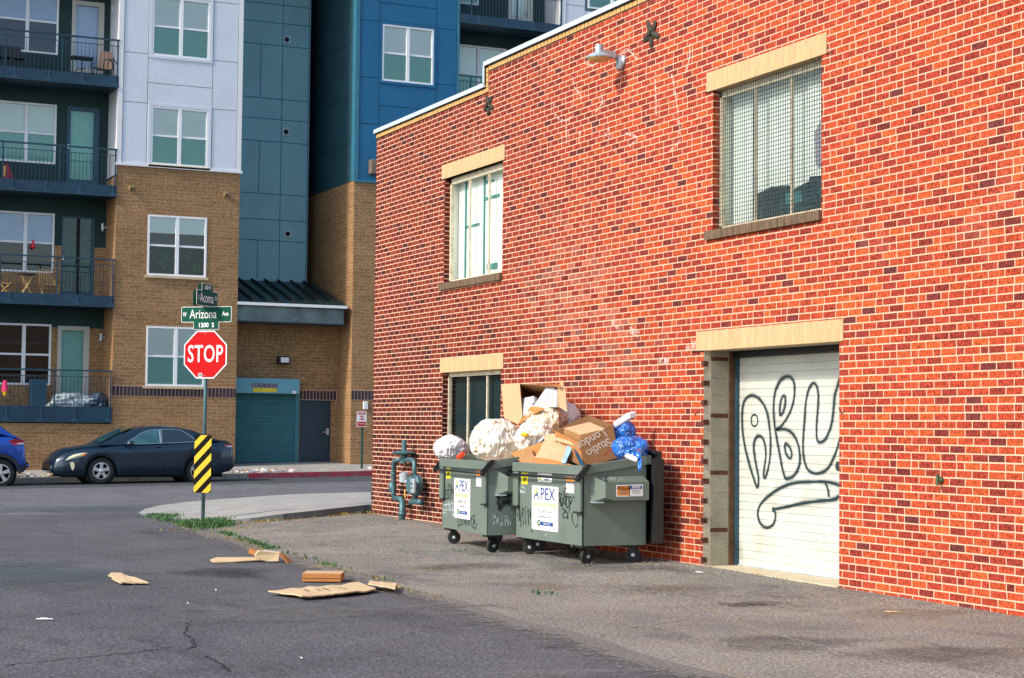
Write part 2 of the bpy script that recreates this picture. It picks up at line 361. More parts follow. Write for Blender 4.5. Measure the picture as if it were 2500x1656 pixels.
def rects_minus(rect, holes):
    out = [rect]
    for (a0, a1, b0, b1) in holes:
        nx = []
        for (y0, y1, z0, z1) in out:
            if a1 <= y0 or a0 >= y1 or b1 <= z0 or b0 >= z1: nx.append((y0, y1, z0, z1)); continue
            if a0 > y0: nx.append((y0, a0, z0, z1))
            if a1 < y1: nx.append((a1, y1, z0, z1))
            yy0, yy1 = max(y0, a0), min(y1, a1)
            if b0 > z0: nx.append((yy0, yy1, z0, b0))
            if b1 < z1: nx.append((yy0, yy1, b1, z1))
        out = nx
    return out
ALLH = list(HOLES.values())+list(LINT.values())
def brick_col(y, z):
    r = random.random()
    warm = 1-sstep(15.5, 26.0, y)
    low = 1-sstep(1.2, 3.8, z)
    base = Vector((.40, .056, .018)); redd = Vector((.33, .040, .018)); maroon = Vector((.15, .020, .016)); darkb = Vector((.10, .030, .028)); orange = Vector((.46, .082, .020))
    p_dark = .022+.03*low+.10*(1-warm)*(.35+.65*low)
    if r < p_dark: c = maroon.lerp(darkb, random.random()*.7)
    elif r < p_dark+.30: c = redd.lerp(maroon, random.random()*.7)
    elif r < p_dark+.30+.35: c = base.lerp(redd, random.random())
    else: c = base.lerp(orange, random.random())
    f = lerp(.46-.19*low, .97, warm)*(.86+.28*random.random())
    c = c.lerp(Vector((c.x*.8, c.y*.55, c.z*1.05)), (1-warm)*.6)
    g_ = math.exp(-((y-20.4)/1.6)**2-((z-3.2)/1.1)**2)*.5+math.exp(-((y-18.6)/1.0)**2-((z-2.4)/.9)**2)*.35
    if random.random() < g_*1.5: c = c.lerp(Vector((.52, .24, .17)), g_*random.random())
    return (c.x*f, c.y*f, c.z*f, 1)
bk = MB(); row = 0; z = -.02
while z < Z_HI-.02:
    header = row % 7 == 3
    y = 5.0+(BL/2 if row % 2 else 0)+random.uniform(-.004, .004); k = 0
    while y < YC:
        ln = (BL/2 if (header and k % 2) else BL)*(1 if header else random.uniform(.99, 1.01))
        ze = min(z+BH-.0125, (Z_HI if y < YS else Z_LO)-.004)
        if ze > z+.01:
            a, bb = y+.0062, min(y+ln-.0062, YC)
            if bb-a > .012:
                if y < YS < bb and z > Z_LO-.03: bb = YS-.004
                col = brick_col(y, z); px = .0014+random.uniform(-.0006, .0006)
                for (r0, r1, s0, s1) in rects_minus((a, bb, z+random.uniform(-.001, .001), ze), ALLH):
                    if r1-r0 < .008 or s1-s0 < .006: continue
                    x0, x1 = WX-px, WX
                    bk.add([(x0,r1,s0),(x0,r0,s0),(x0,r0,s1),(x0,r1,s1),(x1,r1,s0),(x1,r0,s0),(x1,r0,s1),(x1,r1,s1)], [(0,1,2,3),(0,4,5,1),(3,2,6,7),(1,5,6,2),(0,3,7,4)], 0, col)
        y += ln; k += 1
    z += BH; row += 1
wall = bk.build('brick_wall', M['brick'], red, colors=True)
# masonry body behind the facing bricks, with the openings cut through
b = MB(); ysx = sorted({5.0, YS, YC, *[v for h in ALLH for v in h[:2]]}); zsx = sorted({-.3, Z_LO, Z_HI, *[v for h in ALLH for v in h[2:]]})
def solid(y, z):
    if z > (Z_HI if y < YS else Z_LO): return False
    return not any(h[0] < y < h[1] and h[2] < z < h[3] for h in HOLES.values())
for y0, y1 in zip(ysx, ysx[1:]):
    for z0, z1 in zip(zsx, zsx[1:]):
        if solid((y0+y1)/2, (z0+z1)/2): b.quad((WX, y1, z0), (WX, y0, z0), (WX, y0, z1), (WX, y1, z1))
b.quad((WX, YC, -.3), (WX+16, YC, -.3), (WX+16, YC, Z_LO), (WX, YC, Z_LO))
b.quad((WX, 5, -.3), (WX, 5, Z_HI), (WX+16, 5, Z_HI), (WX+16, 5, -.3))
b.build('mortar_bed', M['mortar'], wall)
for nm in ('big', 'small_up', 'small_low'):           # brick reveals of the openings: alternate brick and joint
    rv = MB(); y0, y1, z0, z1 = HOLES[nm]; D = .09; z = z0
    while z < z1:
        ze = min(z+BH-.0125, z1)
        for (yy, s) in ((y1, 1), (y0, -1)):
            cc = brick_col(yy, z); cc = tuple(v*.75 for v in cc[:3])+(1,)  # darkened wall brick colour, the shade of the recess painted in
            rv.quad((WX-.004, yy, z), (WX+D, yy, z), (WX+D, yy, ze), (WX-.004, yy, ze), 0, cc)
            rv.quad((WX-.001, yy+s*.002, ze), (WX+D, yy+s*.002, ze), (WX+D, yy+s*.002, ze+.0125), (WX-.001, yy+s*.002, ze+.0125), 1, (1, 1, 1, 1))
        z += BH
    rv.quad((WX, y0, z1), (WX, y1, z1), (WX+D, y1, z1), (WX+D, y0, z1), 1, (1, 1, 1, 1))
    rv.quad((WX, y0, z0), (WX, y1, z0), (WX+D, y1, z0), (WX+D, y0, z0), 1, (1, 1, 1, 1))
    rv.build('window_reveal', [M['brick'], M['mortar']], red, colors=True)
MB().quad((WX+.02, 5, Z_LO-.3), (WX+16, 5, Z_LO-.3), (WX+16, YC-.02, Z_LO-.3), (WX+.02, YC-.02, Z_LO-.3)).build('roof', M['cmu'], red)
# tan lintels
for nm, (y0, y1, z0, z1) in LINT.items():
    MB().box(WX-.012, WX+.1, y0, y1, z0, z1).build('lintel', M['tan_stone'], red, bevel=.004)
# tan brick course under the coping, and the metal coping
b = MB()
def trim(y0, y1, z):
    y = y0
    while y < y1:
        e = min(y+.1, y1); b.box(WX-.016, WX+.2, y+.004, e-.004, z, z+.062); y += .1063
trim(5.0, YS-.0, Z_HI); trim(YS+.07, YC, Z_LO)
z = Z_LO
while z < Z_HI+.05: b.box(WX-.016, WX+.2, YS+.003, YS+.064, z+.004, min(z+.066, Z_HI+.062)); z += .07
b.build('tan_brick_course', M['tan_brick'], red)
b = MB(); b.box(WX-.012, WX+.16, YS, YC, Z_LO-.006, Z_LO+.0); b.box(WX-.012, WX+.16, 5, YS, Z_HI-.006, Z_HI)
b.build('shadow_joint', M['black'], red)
b = MB()
for (y0, y1, z) in ((5, YS+.10, Z_HI+.066), (YS+.07, YC+.03, Z_LO+.066)):
    b.box(WX-.05, WX+.34, y0, y1, z+.012, z+.075); b.box(WX-.034, WX+.3, y0+.001, y1-.001, z-.002, z+.013, 1)
b.box(WX-.05, WX+.34, YS+.072, YS+.115, Z_LO+.13, Z_HI+.08); b.box(WX-.034, WX+.3, YS+.064, YS+.074, Z_LO+.1, Z_HI+.06, 1)
b.build('coping', [M['coping'], M['black']], red)

# ---- steel windows of the red building
def glassmat(name, tint, refl=.12, rough=.04):
    m = bpy.data.materials.new(name); m.use_nodes = True; nt = m.node_tree; nt.nodes.clear()
    o = nd(nt, 'ShaderNodeOutputMaterial'); mx = nd(nt, 'ShaderNodeMixShader'); tr = nd(nt, 'ShaderNodeBsdfTransparent'); gl = nd(nt, 'ShaderNodeBsdfGlossy')
    tr.inputs[0].default_value = tint; gl.inputs['Roughness'].default_value = rough
    fr = nd(nt, 'ShaderNodeFresnel'); fr.inputs[0].default_value = 1.5
    mt = nd(nt, 'ShaderNodeMath', operation='ADD'); mt.inputs[1].default_value = refl; nt.links.new(fr.outputs[0], mt.inputs[0])
    co = objcoord(nt); nn = noisetex(nt, co, 1.3, 2); bp = nd(nt, 'ShaderNodeBump'); bp.inputs['Strength'].default_value = .06; bp.inputs['Distance'].default_value = .05
    nt.links.new(nn, bp.inputs['Height']); nt.links.new(bp.outputs[0], gl.inputs['Normal'])
    nt.links.new(mt.outputs[0], mx.inputs[0]); nt.links.new(tr.outputs[0], mx.inputs[1]); nt.links.new(gl.outputs[0], mx.inputs[2]); nt.links.new(mx.outputs[0], o.inputs[0])
    return m
M['glass'] = glassmat('window_glass', (.96, 1, .99, 1), .05)
M['glass_screen'] = glassmat('screened_glass', (.52, .76, .72, 1), .02)
M['glass_dark'] = glassmat('dark_glass', (.10, .16, .22, 1), .05)
M['steel_frame'] = surf('cream_steel_frame', (.62,.56,.42,1), .6, var=.3, vscale=12, dirt=(.25,.14,.07,1), dscale=9, dlo=.55, dhi=.75)
M['frost'] = surf('pale_window_film', (.88,.93,.90,1), .5, var=.06, vscale=1.2, bmp=0)
M['teal_dark'] = surf('dark_interior', (.010,.035,.042,1), .7, var=.35, vscale=2, bmp=0)
M['teal_mid'] = surf('teal_cloth', (.03,.17,.20,1), .8, var=.5, vscale=3, bmp=0)
M['mesh_wire'] = surf('window_guard_wire', (.03,.05,.045,1), .6, .3)
M['room'] = surf('room_plaster', (.42,.46,.44,1), .9, var=.1, bmp=0)

def steel_window(nm, label, back, mesh_guard, extras=None):
    y0, y1, z0, z1 = HOLES[nm]; X = WX+.085; f = .035 if nm != 'small_low' else .018
    fr = MB()
    for a, c, d, e in ((y0, y1, z0, z0+f), (y0, y1, z1-f-.05, z1), (y0, y0+f, z0, z1), (y1-f-.01, y1, z0, z1)): fr.box(X, X+.05, a, c, d, e)
    ms = [y0+(y1-y0)*t for t in (.335, .665)]
    for q in ms: fr.box(X+.012, X+.04, q-.014, q+.014, z0+f, z1-f-.05)
    w = fr.build('window', M['steel_frame'], red, label=label)
    ij = MB(); pb = M['frost'] if nm != 'small_low' else M['teal_dark']
    for yy in (y0-.004, y1+.004): ij.quad((X+.05, yy, z0-.2), (X+.6, yy, z0-.2), (X+.6, yy, z1+.1), (X+.05, yy, z1+.1))
    ij.build('inner_jamb', pb, w)
    p = MB()
    ed = [y0+f, *ms, y1-f-.01]
    for a, c in zip(ed, ed[1:]): p.quad((X+.03, c-.02, z0+f), (X+.03, a+.02, z0+f), (X+.03, a+.02, z1-.08), (X+.03, c-.02, z1-.08))
    p.build('pane', M['glass'], w)
    back(w, X, y0, y1, z0, z1)
    sl = MB(); n = 9 if nm == 'big' else 8
    if nm != 'small_low':
        for i in range(n*2):
            a = lerp(y0-.015, y1+.12, i/(n*2)); c = lerp(y0-.015, y1+.12, (i+1)/(n*2)); sl.box(WX-.045, WX+.09, a+.004, c-.004, z0-.105, z0-.006)
        sl.box(WX-.035, WX+.085, y0-.01, y1+.11, z0-.1, z0-.01)
        sl.build('sill', M['sill'], w)
    if mesh_guard:
        g = MB(); X2 = WX+.045; s = .0435
        y = y0+.02
        while y < y1: g.box(X2, X2+.004, y-.0027, y+.0027, z0+.02, z1-.02); y += s
        z = z0+.03
        while z < z1: g.box(X2-.004, X2, y0+.01, y1-.01, z-.0027, z+.0027); z += s
        g.build('wire_guard', M['mesh_wire'], w)
    return w
def back_big(w, X, y0, y1, z0, z1):
    D = X+.16
    MB().quad((D+.4, y1+.3, z0-.2), (D+.4, y0-.3, z0-.2), (D+.4, y0-.3, z1+.2), (D+.4, y1+.3, z1+.2)).build('room_wall', surf('teal_room', (.03,.14,.17,1), .8, var=.7, vscale=5), w)
    b = MB(); cuts = [y1, y1-.42, y1-.72, y1-1.15, y1-1.45, y1-1.7, y0]                # drooping pale sheets behind the glass
    for i, (a, c) in enumerate(zip(cuts, cuts[1:])):
        zb = z0+(.04, .36, .40, .33, .42, .12)[i]; zb2 = z0+(.06, .40, .37, .38, .40, .02)[i]; d = D+.03*(i % 2)
        b.quad((d, a-.01, zb), (d, c+.008, zb2), (d, c+.008, z1), (d, a-.01, z1))
    b.build('hanging_sheet', M['frost'], w)
    b = MB(); b.box(D+.1, D+.3, y1-1.2, y1-.9, z0+.2, z0+.33); b.box(D+.1, D+.3, y0+.1, y0+.45, z0+.05, z0+.22)
    b.build('stored_goods', M['teal_mid'], w)
    MB().add([(D-.03, y0+.06, z0+.55), (D-.03, y0+.42, z0+.5), (D-.03, y0+.44, z0+.85), (D-.03, y0+.3, z0+.98), (D-.03, y0+.14, z0+.96), (D-.03, y0+.05, z0+.8)], [(0,1,2,3,4,5)]).build('grey_cloth', surf('grey_cloth', (.32,.3,.36,1), .9), w)
def back_small(w, X, y0, y1, z0, z1):
    D = X+.14
    b = MB(); b.quad((D, y1, z0-.1), (D, y0, z0-.1), (D, y0, z1), (D, y1, z1)); b.build('pale_screen', M['frost'], w)
    b = MB()
    for q, a, c in ((y1-.30, z0, z1), (y1-.98, z0, z1), (y0+.32, z0, z1)): b.box(D-.02, D-.004, q-.018, q+.018, a, c)
    b.box(D-.02, D-.004, y1-.8, y1-.3, z0+.80, z0+.83); b.box(D-.02, D-.004, y1-1.5, y1-1.0, z1-.42, z1-.38); b.box(D-.02, D-.004, y1-1.3, y1-1.0, z1-.18, z1-.15); b.box(D-.02, D-.004, y1-1.45, y1-1.1, z0+.12, z0+.2)
    b.build('batten', surf('teal_batten', (.08,.27,.28,1), .7), w)
def back_low(w, X, y0, y1, z0, z1):
    D = X+.12
    MB().quad((D, y1, z0-.1), (D, y0, z0-.1), (D, y0, z1), (D, y1, z1)).build('dark_board', M['teal_dark'], w)
    b = MB(); y = y0+.05
    while y < y1: b.box(D-.02, D-.012, y-.004, y+.004, z0, z1); y += .06
    b.build('window_bar', surf('teal_bar', (.02,.07,.08,1), .6), w)
steel_window('big', 'large steel window with a wire guard and drooping pale sheets behind it', back_big, True)
steel_window('small_up', 'upper steel window with pale covered glass', back_small, False)
steel_window('small_low', 'lower steel window with dark glass behind the dumpsters', back_low, False)

# ---- roll-up door in its recess
gy0, gy1, gz0, gz1 = HOLES['garage']; DX = WX+.43
b = MB()
b.quad((WX, gy1, -.1), (DX+.05, gy1, -.1), (DX+.05, gy1, gz1), (WX, gy1, gz1)); b.quad((WX, gy0, -.1), (DX+.05, gy0, -.1), (DX+.05, gy0, gz1), (WX, gy0, gz1)); b.quad((WX, gy0, gz1), (WX, gy1, gz1), (DX+.05, gy1, gz1), (DX+.05, gy0, gz1))
jm = b.build('door_jamb', surf('stained_mortar', (.42,.36,.27,1), .95, var=.3, vscale=8, grain=.3), red)
b = MB(); z = .02; i = 0
while z < gz1-.01:
    if i % 4 == 2 and i < 30: h = .055; mt = 1
    else: h = .19; mt = 0
    ze = min(z+h, gz1); b.box(WX+.09, WX+.31, gy1-.006, gy1+.05, z+.004, ze-.006, mt, (.09, .035, .025, 1)); z += h; i += 1
b.build('jamb_block', [M['cmu'], M['brick']], jm, colors=True)
b = MB(); z = 0.0; i = 0
while z < gz1-.02:                                     # toothed brick ends showing at the corner of the jamb
    if i % 3 == 1: b.box(WX-.003, WX+random.uniform(.04, .075), gy1-.004, gy1+.05, z, z+BH-.013, 0, (.09, .03, .022, 1))
    z += BH; i += 1
b.build('jamb_brick', M['brick'], jm, colors=True)
b = MB(); b.box(WX+.325, WX+.395, gy1-.012, gy1+.02, 0, gz1); b.build('rusty_angle', surf('rust', (.09,.045,.02,1), .9, var=.5, vscale=14), jm)
b = MB(); b.box(WX+.395, WX+.46, gy1-.05, gy1+.02, 0, gz1); b.box(WX+.395, WX+.46, gy0-.02, gy0+.05, 0, gz1); b.build('guide_rail', surf('blue_steel_rail', (.015,.06,.09,1), .5), jm)
M['rollup'] = surf('rollup_white', (.50,.53,.49,1), .55, var=.12, vscale=1.5, grain=.05, bmp=.1, dirt=(.40,.37,.26,1), dscale=2.2, dlo=.5, dhi=.85)
b = MB(); z = .03; n = 0
prof = []
while z < gz1:
    prof += [(DX+.008, z), (DX, z+.010), (DX, z+.083)]; z += .088
for (xa, za), (xb, zb) in zip(prof, prof[1:]): b.quad((xa, gy1, za), (xa, gy0, za), (xb, gy0, zb), (xb, gy1, zb))
door = b.build('roll_up_door', M['rollup'], red, label='white slatted roll-up door with black bubble-letter graffiti')
b = MB(); b.box(WX+.36, WX+.44, gy0, gy1, gz1-.07, gz1-.002); b.build('door_top_shade', M['black_steel'], door)  # black strip standing in for the shade under the lintel
MB().box(DX-.02, DX+.03, gy0, gy1, .0, .05).build('bottom_bar', M['galv_light'], door)
b = MB(); b.add([(WX-.10, gy0-.02, -.01), (WX-.10, gy1+.14, -.01), (WX-.02, gy1+.14, .035), (WX-.02, gy0-.02, .035), (DX+.1, gy1, .04), (DX+.1, gy0, .04)], [(0, 1, 2, 3), (3, 2, 4, 5)])
b.build('threshold', surf('threshold_concrete', (.5,.42,.28,1), .9, var=.15, vscale=5, grain=.2), red)

def smooth_path(pts, sub=5, closed=False):
    P = [Vector(p) for p in pts]; n = len(P); out = []
    for i in range(n-1 if not closed else n):
        p1, p2 = P[i], P[(i+1) % n]; p0 = P[i-1] if (i > 0 or closed) else p1; p3 = P[(i+2) % n] if (i+2 < n or closed) else p2
        for k in range(sub):
            t = k/sub; out.append(.5*((2*p1)+(p2-p0)*t+(2*p0-5*p1+4*p2-p3)*t*t+(3*p1-p0-3*p2+p3)*t**3))
    if not closed: out.append(P[-1])
    else: out.append(out[0])
    return out
def stroke(b, pts, w, nrm, taper=False, mi=0):        # flat ribbon in the plane with normal nrm
    n = len(pts)
    L = []
    for i in range(n):
        t = (pts[min(i+1, n-1)]-pts[max(i-1, 0)])
        if t.length < 1e-6: t = Vector((0, 0, 1))
        s = t.normalized().cross(nrm).normalized(); ww = w*(1-.6*abs(2*i/(n-1)-1)**3 if taper else 1)*(.85+.3*noise.noise(pts[i]*6))
        L.append((pts[i]-s*ww/2, pts[i]+s*ww/2))
    for (a, c), (d, e) in zip(L, L[1:]): b.quad(a, c, e, d, mi)
NX = Vector((-1, 0, 0)); NY = Vector((0, -1, 0))
def door_px(pts): return [atX(1660+x/2.1196, 740+y/2.1196, DX-.004) for x, y in pts]
def fademat(name, col, lo, hi, amount, sc=18):
    m = bpy.data.materials.new(name); m.use_nodes = True; nt = m.node_tree; bs = nt.nodes['Principled BSDF']
    bs.inputs['Base Color'].default_value = col; bs.inputs['Roughness'].default_value = .9
    a = ramp(nt, noisetex(nt, objcoord(nt), sc, 4, .8), [(lo, G(0)), (hi, G(amount))]); nt.links.new(a, bs.inputs['Alpha']); return m
M['overspray'] = fademat('overspray_haze', (.02,.035,.035,1), .35, .75, .5, 60)
M['spray_black'] = surf('black_spray_paint', (.012,.03,.035,1), .6, var=.3, vscale=8)
b = MB()
strokes = [
 [(400,958),(385,920),(360,840),(335,740),(322,640),(322,560),(332,510),(352,485),(375,478),(405,492),(432,525),(452,575),(462,640),(468,710),(466,790),(455,860),(440,903),(432,890),(436,850),(443,800),(442,750),(430,705),(412,688),(395,695),(384,720),(382,760),(392,830),(404,890),(406,930),(400,958)],
 [(545,910),(530,860),(515,780),(500,700),(488,620),(484,540),(490,470),(508,420),(530,390),(560,380),(582,395),(592,430),(590,490),(575,550),(550,600),(520,640),(499,656),(530,652),(565,662),(595,695),(615,750),(620,820),(605,870),(580,900),(545,910)],
 [(517,585),(516,545),(522,505),(534,480),(544,487),(544,520),(535,560),(520,585)],
 [(540,735),(549,728),(566,745),(577,775),(574,802),(560,798),(547,775),(540,735)],
 [(830,380),(812,440),(800,480),(795,540),(785,620),(765,680),(745,712),(720,720),(708,700),(706,640),(712,560),(716,490),(710,440),(695,415),(678,425),(662,460),(650,520),(646,580),(640,660),(636,740),(642,810),(660,860),(690,880),(725,880),(765,855),(795,800),(815,745),(830,690)],
 [(476,1070),(550,1055),(640,1035),(720,1025),(790,1018),(825,998),(845,970),(825,945),(790,932),(750,925),(680,925),(600,930),(545,945),(490,975),(440,1015),(412,1050),(402,1090),(410,1130),(430,1155),(452,1162),(478,1150),(492,1120),(492,1085),(478,1065)],
 [(752,930),(765,965),(770,1003)]]
for s, gn in zip(strokes, ('letter', 'letter', 'letter_hole', 'letter_hole', 'letter', 'underline', 'underline_bar')):
    q = MB(); stroke(q, smooth_path(door_px(s)), .034, NX); q.build('graffiti_'+gn, M['spray_black'], door)
    q = MB(); stroke(q, [p+Vector((.0015, 0, 0)) for p in smooth_path(door_px(s))], .075, NX); q.build('overspray', M['overspray'], door)
stroke(b, smooth_path(door_px([(368,608),(373,585),(385,578),(397,585),(402,608),(397,630),(385,638),(373,630)]), closed=True), .024, NX)
p = door_px([(818,845)])[0]; b.add([p+Vector((0, .05*math.cos(t), .05*math.sin(t))) for t in [i*math.pi/6 for i in range(12)]], [tuple(range(12))])
p = door_px([(484,1070)])[0]; b.add([p+Vector((-.001, .028*math.cos(t), .028*math.sin(t))) for t in [i*math.pi/6 for i in range(12)]], [tuple(range(12))])
b.build('graffiti_dot', M['spray_black'], door)

# ---- faded paint strokes and stains left on the brick
M['chalk'] = fademat('faded_white_paint', (.8,.62,.55,1), .42, .6, .75)
M['smudge'] = fademat('faded_dark_paint', (.05,.05,.055,1), .5, .62, .6, 22)
def wall_px(pts): return [atX(x, y, WX-.0045) for x, y in pts]
def fm(s, Z, w, mt, nm):
    q = MB(); stroke(q, smooth_path(wall_px(Z(s))), w, NX); q.build(nm, M[mt], red)
Z8 = lambda q: [(1060+x/3.409, y/3.409) for x, y in q]
b = MB()
for s in ([(1370,500),(1330,545),(1290,540),(1250,520)], [(1560,440),(1600,410),(1650,450),(1690,500)], [(1150,640),(1165,720),(1200,770),(1235,825)], [(990,850),(1000,930),(1040,990),(1100,1005),(1145,970)],
          [(1140,850),(1145,910)], [(1390,780),(1400,850),(1370,900),(1340,940)], [(2130,360),(2125,480),(2090,610)], [(1975,615),(2000,740),(2030,960),(2050,1130)], [(2050,1160),(2020,1200),(1960,1260)],
          [(1840,660),(1845,800),(1850,980)], [(1590,1110),(1690,1150),(1620,1220)], [(1450,1060),(1460,1150),(1410,1100)], [(1210,1090),(1205,1200)], [(1100,1010),(1100,1200)], [(1510,1220),(1500,1260)]):
    fm(s, Z8, .035, 'chalk', 'faded_white_mark')
Z9 = lambda q: [(1170+x/2.46, 740+y/2.46) for x, y in q]
for s in ([(1240,280),(1290,250),(1345,235)], [(1080,345),(1140,350)], [(900,160),(960,190)], [(800,110),(830,150)]): fm(s, Z9, .09, 'chalk', 'faded_white_mark')
b = MB()
for s in ([(240,90),(235,200),(232,300)], [(325,290),(335,440),(400,465)], [(350,245),(375,225)], [(640,215),(690,205)], [(700,240),(740,240),(790,260),(830,265)], [(705,240),(705,330),(700,390)], [(590,260),(620,245)], [(500,360),(560,350)], [(790,400),(800,460)], [(530,455),(570,465)], [(470,60),(500,0)]):
    fm(s, Z9, .05, 'smudge', 'faded_dark_mark')
# step cracks in the masonry
b = MB()
for s in ([(1920,1225),(1960,1222),(2020,1200)], [(1640,1440),(1720,1430),(1790,1400)], [(1690,1320),(1750,1300)]):
    stroke(b, wall_px([(1340+x/7.84, y/7.84) for x, y in s]), .012, NX)
for s in ([(820,540),(835,575),(850,560)], [(75,580),(110,550)]): stroke(b, wall_px([(1660+x/2.1196, 740+y/2.1196) for x, y in s]), .012, NX)
for y0, y1, z in ((gy1-.03, gy1+.22, 2.384), (14.3, 14.42, 5.232), (16.55, 16.72, 5.232), (24.2, 24.36, 5.217)): stroke(b, [Vector((WX-.0145, y0, z)), Vector((WX-.0145, y1, z))], .014, NX)
b.build('masonry_crack', M['ink_black'], red)
# ================================================================= apartment building across the street
FY = 50.0
apt = thing('apartment_building', (14, 52, .2), 'tan brick apartment block with white, teal and blue panels across the street', 'building')
def tanbrick(name, axis):
    m, nt, bs = newmat(name); g = nd(nt, 'ShaderNodeNewGeometry'); sx = nd(nt, 'ShaderNodeSeparateXYZ'); cx = nd(nt, 'ShaderNodeCombineXYZ')
    nt.links.new(g.outputs['Position'], sx.inputs[0]); nt.links.new(sx.outputs[0 if axis == 'x' else 1], cx.inputs[0]); nt.links.new(sx.outputs[2], cx.inputs[1])
    br = nd(nt, 'ShaderNodeTexBrick'); br.inputs['Scale'].default_value = 1; br.inputs['Brick Width'].default_value = .406; br.inputs['Row Height'].default_value = .1016
    br.inputs['Mortar Size'].default_value = .008; br.inputs['Mortar Smooth'].default_value = .3; br.inputs['Bias'].default_value = -.1
    br.inputs['Color1'].default_value = (.31, .18, .082, 1); br.inputs['Color2'].default_value = (.245, .135, .060, 1); br.inputs['Mortar'].default_value = (.36, .25, .15, 1)
    nt.links.new(cx.outputs[0], br.inputs['Vector']); co = objcoord(nt)
    n = noisetex(nt, co, 16, 4, .85); n2 = noisetex(nt, co, .5, 4)
    c = mixc(nt, 1., br.outputs['Color'], ramp(nt, n, [(.38, G(.6)), (.62, G(1.4))]), 'MULTIPLY'); c = mixc(nt, 1., c, ramp(nt, n2, [(.3, G(.85)), (.7, G(1.12))]), 'MULTIPLY')
    nt.links.new(c, bs.inputs['Base Color']); bs.inputs['Roughness'].default_value = .9; bs.inputs['Specular IOR Level'].default_value = .2
    bump(nt, bs, br.outputs['Fac'], -.4, .01); return m
M['tanx'] = tanbrick('tan_brick_front', 'x'); M['tany'] = tanbrick('tan_brick_side', 'y')
M['panel_white'] = surf('white_cladding', (.60,.65,.71,1), .6, var=.05, vscale=1, grain=.08, gscale=30, bmp=.05)
M['panel_teal'] = surf('teal_grey_cladding', (.20,.42,.47,1), .6, var=.10, vscale=1, grain=.12, gscale=30, bmp=.05)
M['panel_blue'] = surf('blue_cladding', (.003,.11,.24,1), .6, var=.14, vscale=1, grain=.12, gscale=30, bmp=.05)
M['panel_navy_shade'] = surf('shaded_navy_cladding', (.012,.055,.075,1), .6, var=.2, vscale=1, grain=.15, gscale=30)  # dark tone carries the shade on the right tower's side
M['joint'] = surf('cladding_joint', (.09,.13,.16,1), .8, bmp=0)
M['joint_teal'] = surf('teal_joint', (.012,.08,.10,1), .8, bmp=0)
M['joint_blue'] = surf('blue_joint', (.003,.03,.06,1), .8, bmp=0)
M['soldier'] = surf('dark_soldier_brick', (.035,.022,.030,1), .8, var=.35, vscale=9, grain=.2)
M['balc_wall'] = surf('balcony_siding', (.012,.040,.042,1), .8, var=.25, vscale=1)
M['blind'] = surf('pale_blind', (.90,.97,.93,1), .7, var=.03, vscale=1, bmp=0, grain=.04)
M['blind_grey'] = surf('blue_blind', (.50,.62,.82,1), .7, var=.10, vscale=1, bmp=0)
M['door_grey'] = surf('warm_white_door_frame', (.50,.50,.46,1), .6, var=.06)
M['beam'] = surf('canopy_beam', (.10,.14,.14,1), .8, var=.6, vscale=1.3, grain=.2, dirt=(.22,.26,.26,1), dscale=2.2, dlo=.58, dhi=.75)

XL0, XL1, XT0, XT1 = 10.56, 14.15, 17.68, 21.03
ZB = 8.93                                             # top of the tan brick on the left tower
def zY(px, py, Y=FY): return atY(px, py, Y).z
def xY(px, py, Y=FY): return atY(px, py, Y).x
# brick shafts (left tower, ground floor wall left of it, recess, right tower)
SILL0 = zY(140, 1034)
b = MB()
def wallx(b, x0, x1, z0, z1, Y, holes=()):
    for (a, c, d, e) in rects_minus((x0, x1, z0, z1), [(h[0], h[1], h[2], h[3]) for h in holes]): b.quad((a, Y, d), (c, Y, d), (c, Y, e), (a, Y, e))
WINS = []
def winrect(x0p, x1p, ytl, ytr, ybl, ybr, Y=FY):
    xa, xb = xY(x0p, (ytl+ybl)/2, Y), xY(x1p, (ytr+ybr)/2, Y)
    return (xa, xb, (zY(x0p, ybl, Y)+zY(x1p, ybr, Y))/2, (zY(x0p, ytl, Y)+zY(x1p, ytr, Y))/2)
w1 = winrect(372, 513, -10, 4, 135, 148); w2 = winrect(368, 508, 258, 270, 401, 411); w3 = winrect(360, 504, 524, 532, 671, 679)
w4 = (w3[0]+.02, w3[1]+.02, zY(356, 942), zY(356, 796)); w0 = (w1[0], w1[1], w1[2]+3.07, w1[3]+3.07)
wallx(b, XL0, XL1, .0, ZB, FY, [w3, w4]); wallx(b, -28, XL0, .0, SILL0, FY+.0)
sol0, sol1 = zY(400, 969), zY(400, 943.6)
b.build('brick_wall', M['tanx'], apt)
b = MB(); b.quad((XL0, 51.35, SILL0), (XL0, FY, SILL0), (XL0, FY, ZB-.35), (XL0, 51.35, ZB-.35)); b.quad((XL1, FY, 0), (XL1, 56, 0), (XL1, 56, ZB), (XL1, FY, ZB))
b.build('brick_side', M['tany'], apt)
# soldier course: upright dark bricks set a little proud
b = MB(); jb = MB()
def soldiers(x0, x1, Y, holes=()):
    x = x0
    while x < x1-.02:
        e = min(x+.100, x1)
        if not any(h[0]-.02 < (x+e)/2 < h[1]+.02 for h in holes): b.box(x+.006, e-.006, Y-.012, Y+.02, sol0+.012, sol1-.012)
        x += .1063
    for (a, c, d, e) in rects_minus((x0, x1, sol0, sol1), holes): jb.box(a, c, Y-.004, Y+.02, d, e)
DRX0, DRX1 = xY(733, 1100, 51.3), xY(803, 1100, 51.3)
for (sa, sb_, sy) in ((XL0, XL1, FY), (XT0, XT1+.4, FY), (xY(732, 950, 51.3), 17.68, 51.3)):
    b = MB(); jb = MB(); soldiers(sa, sb_, sy); b.build('soldier_course', M['soldier'], apt); jb.build('soldier_joint', M['mortar'], apt)

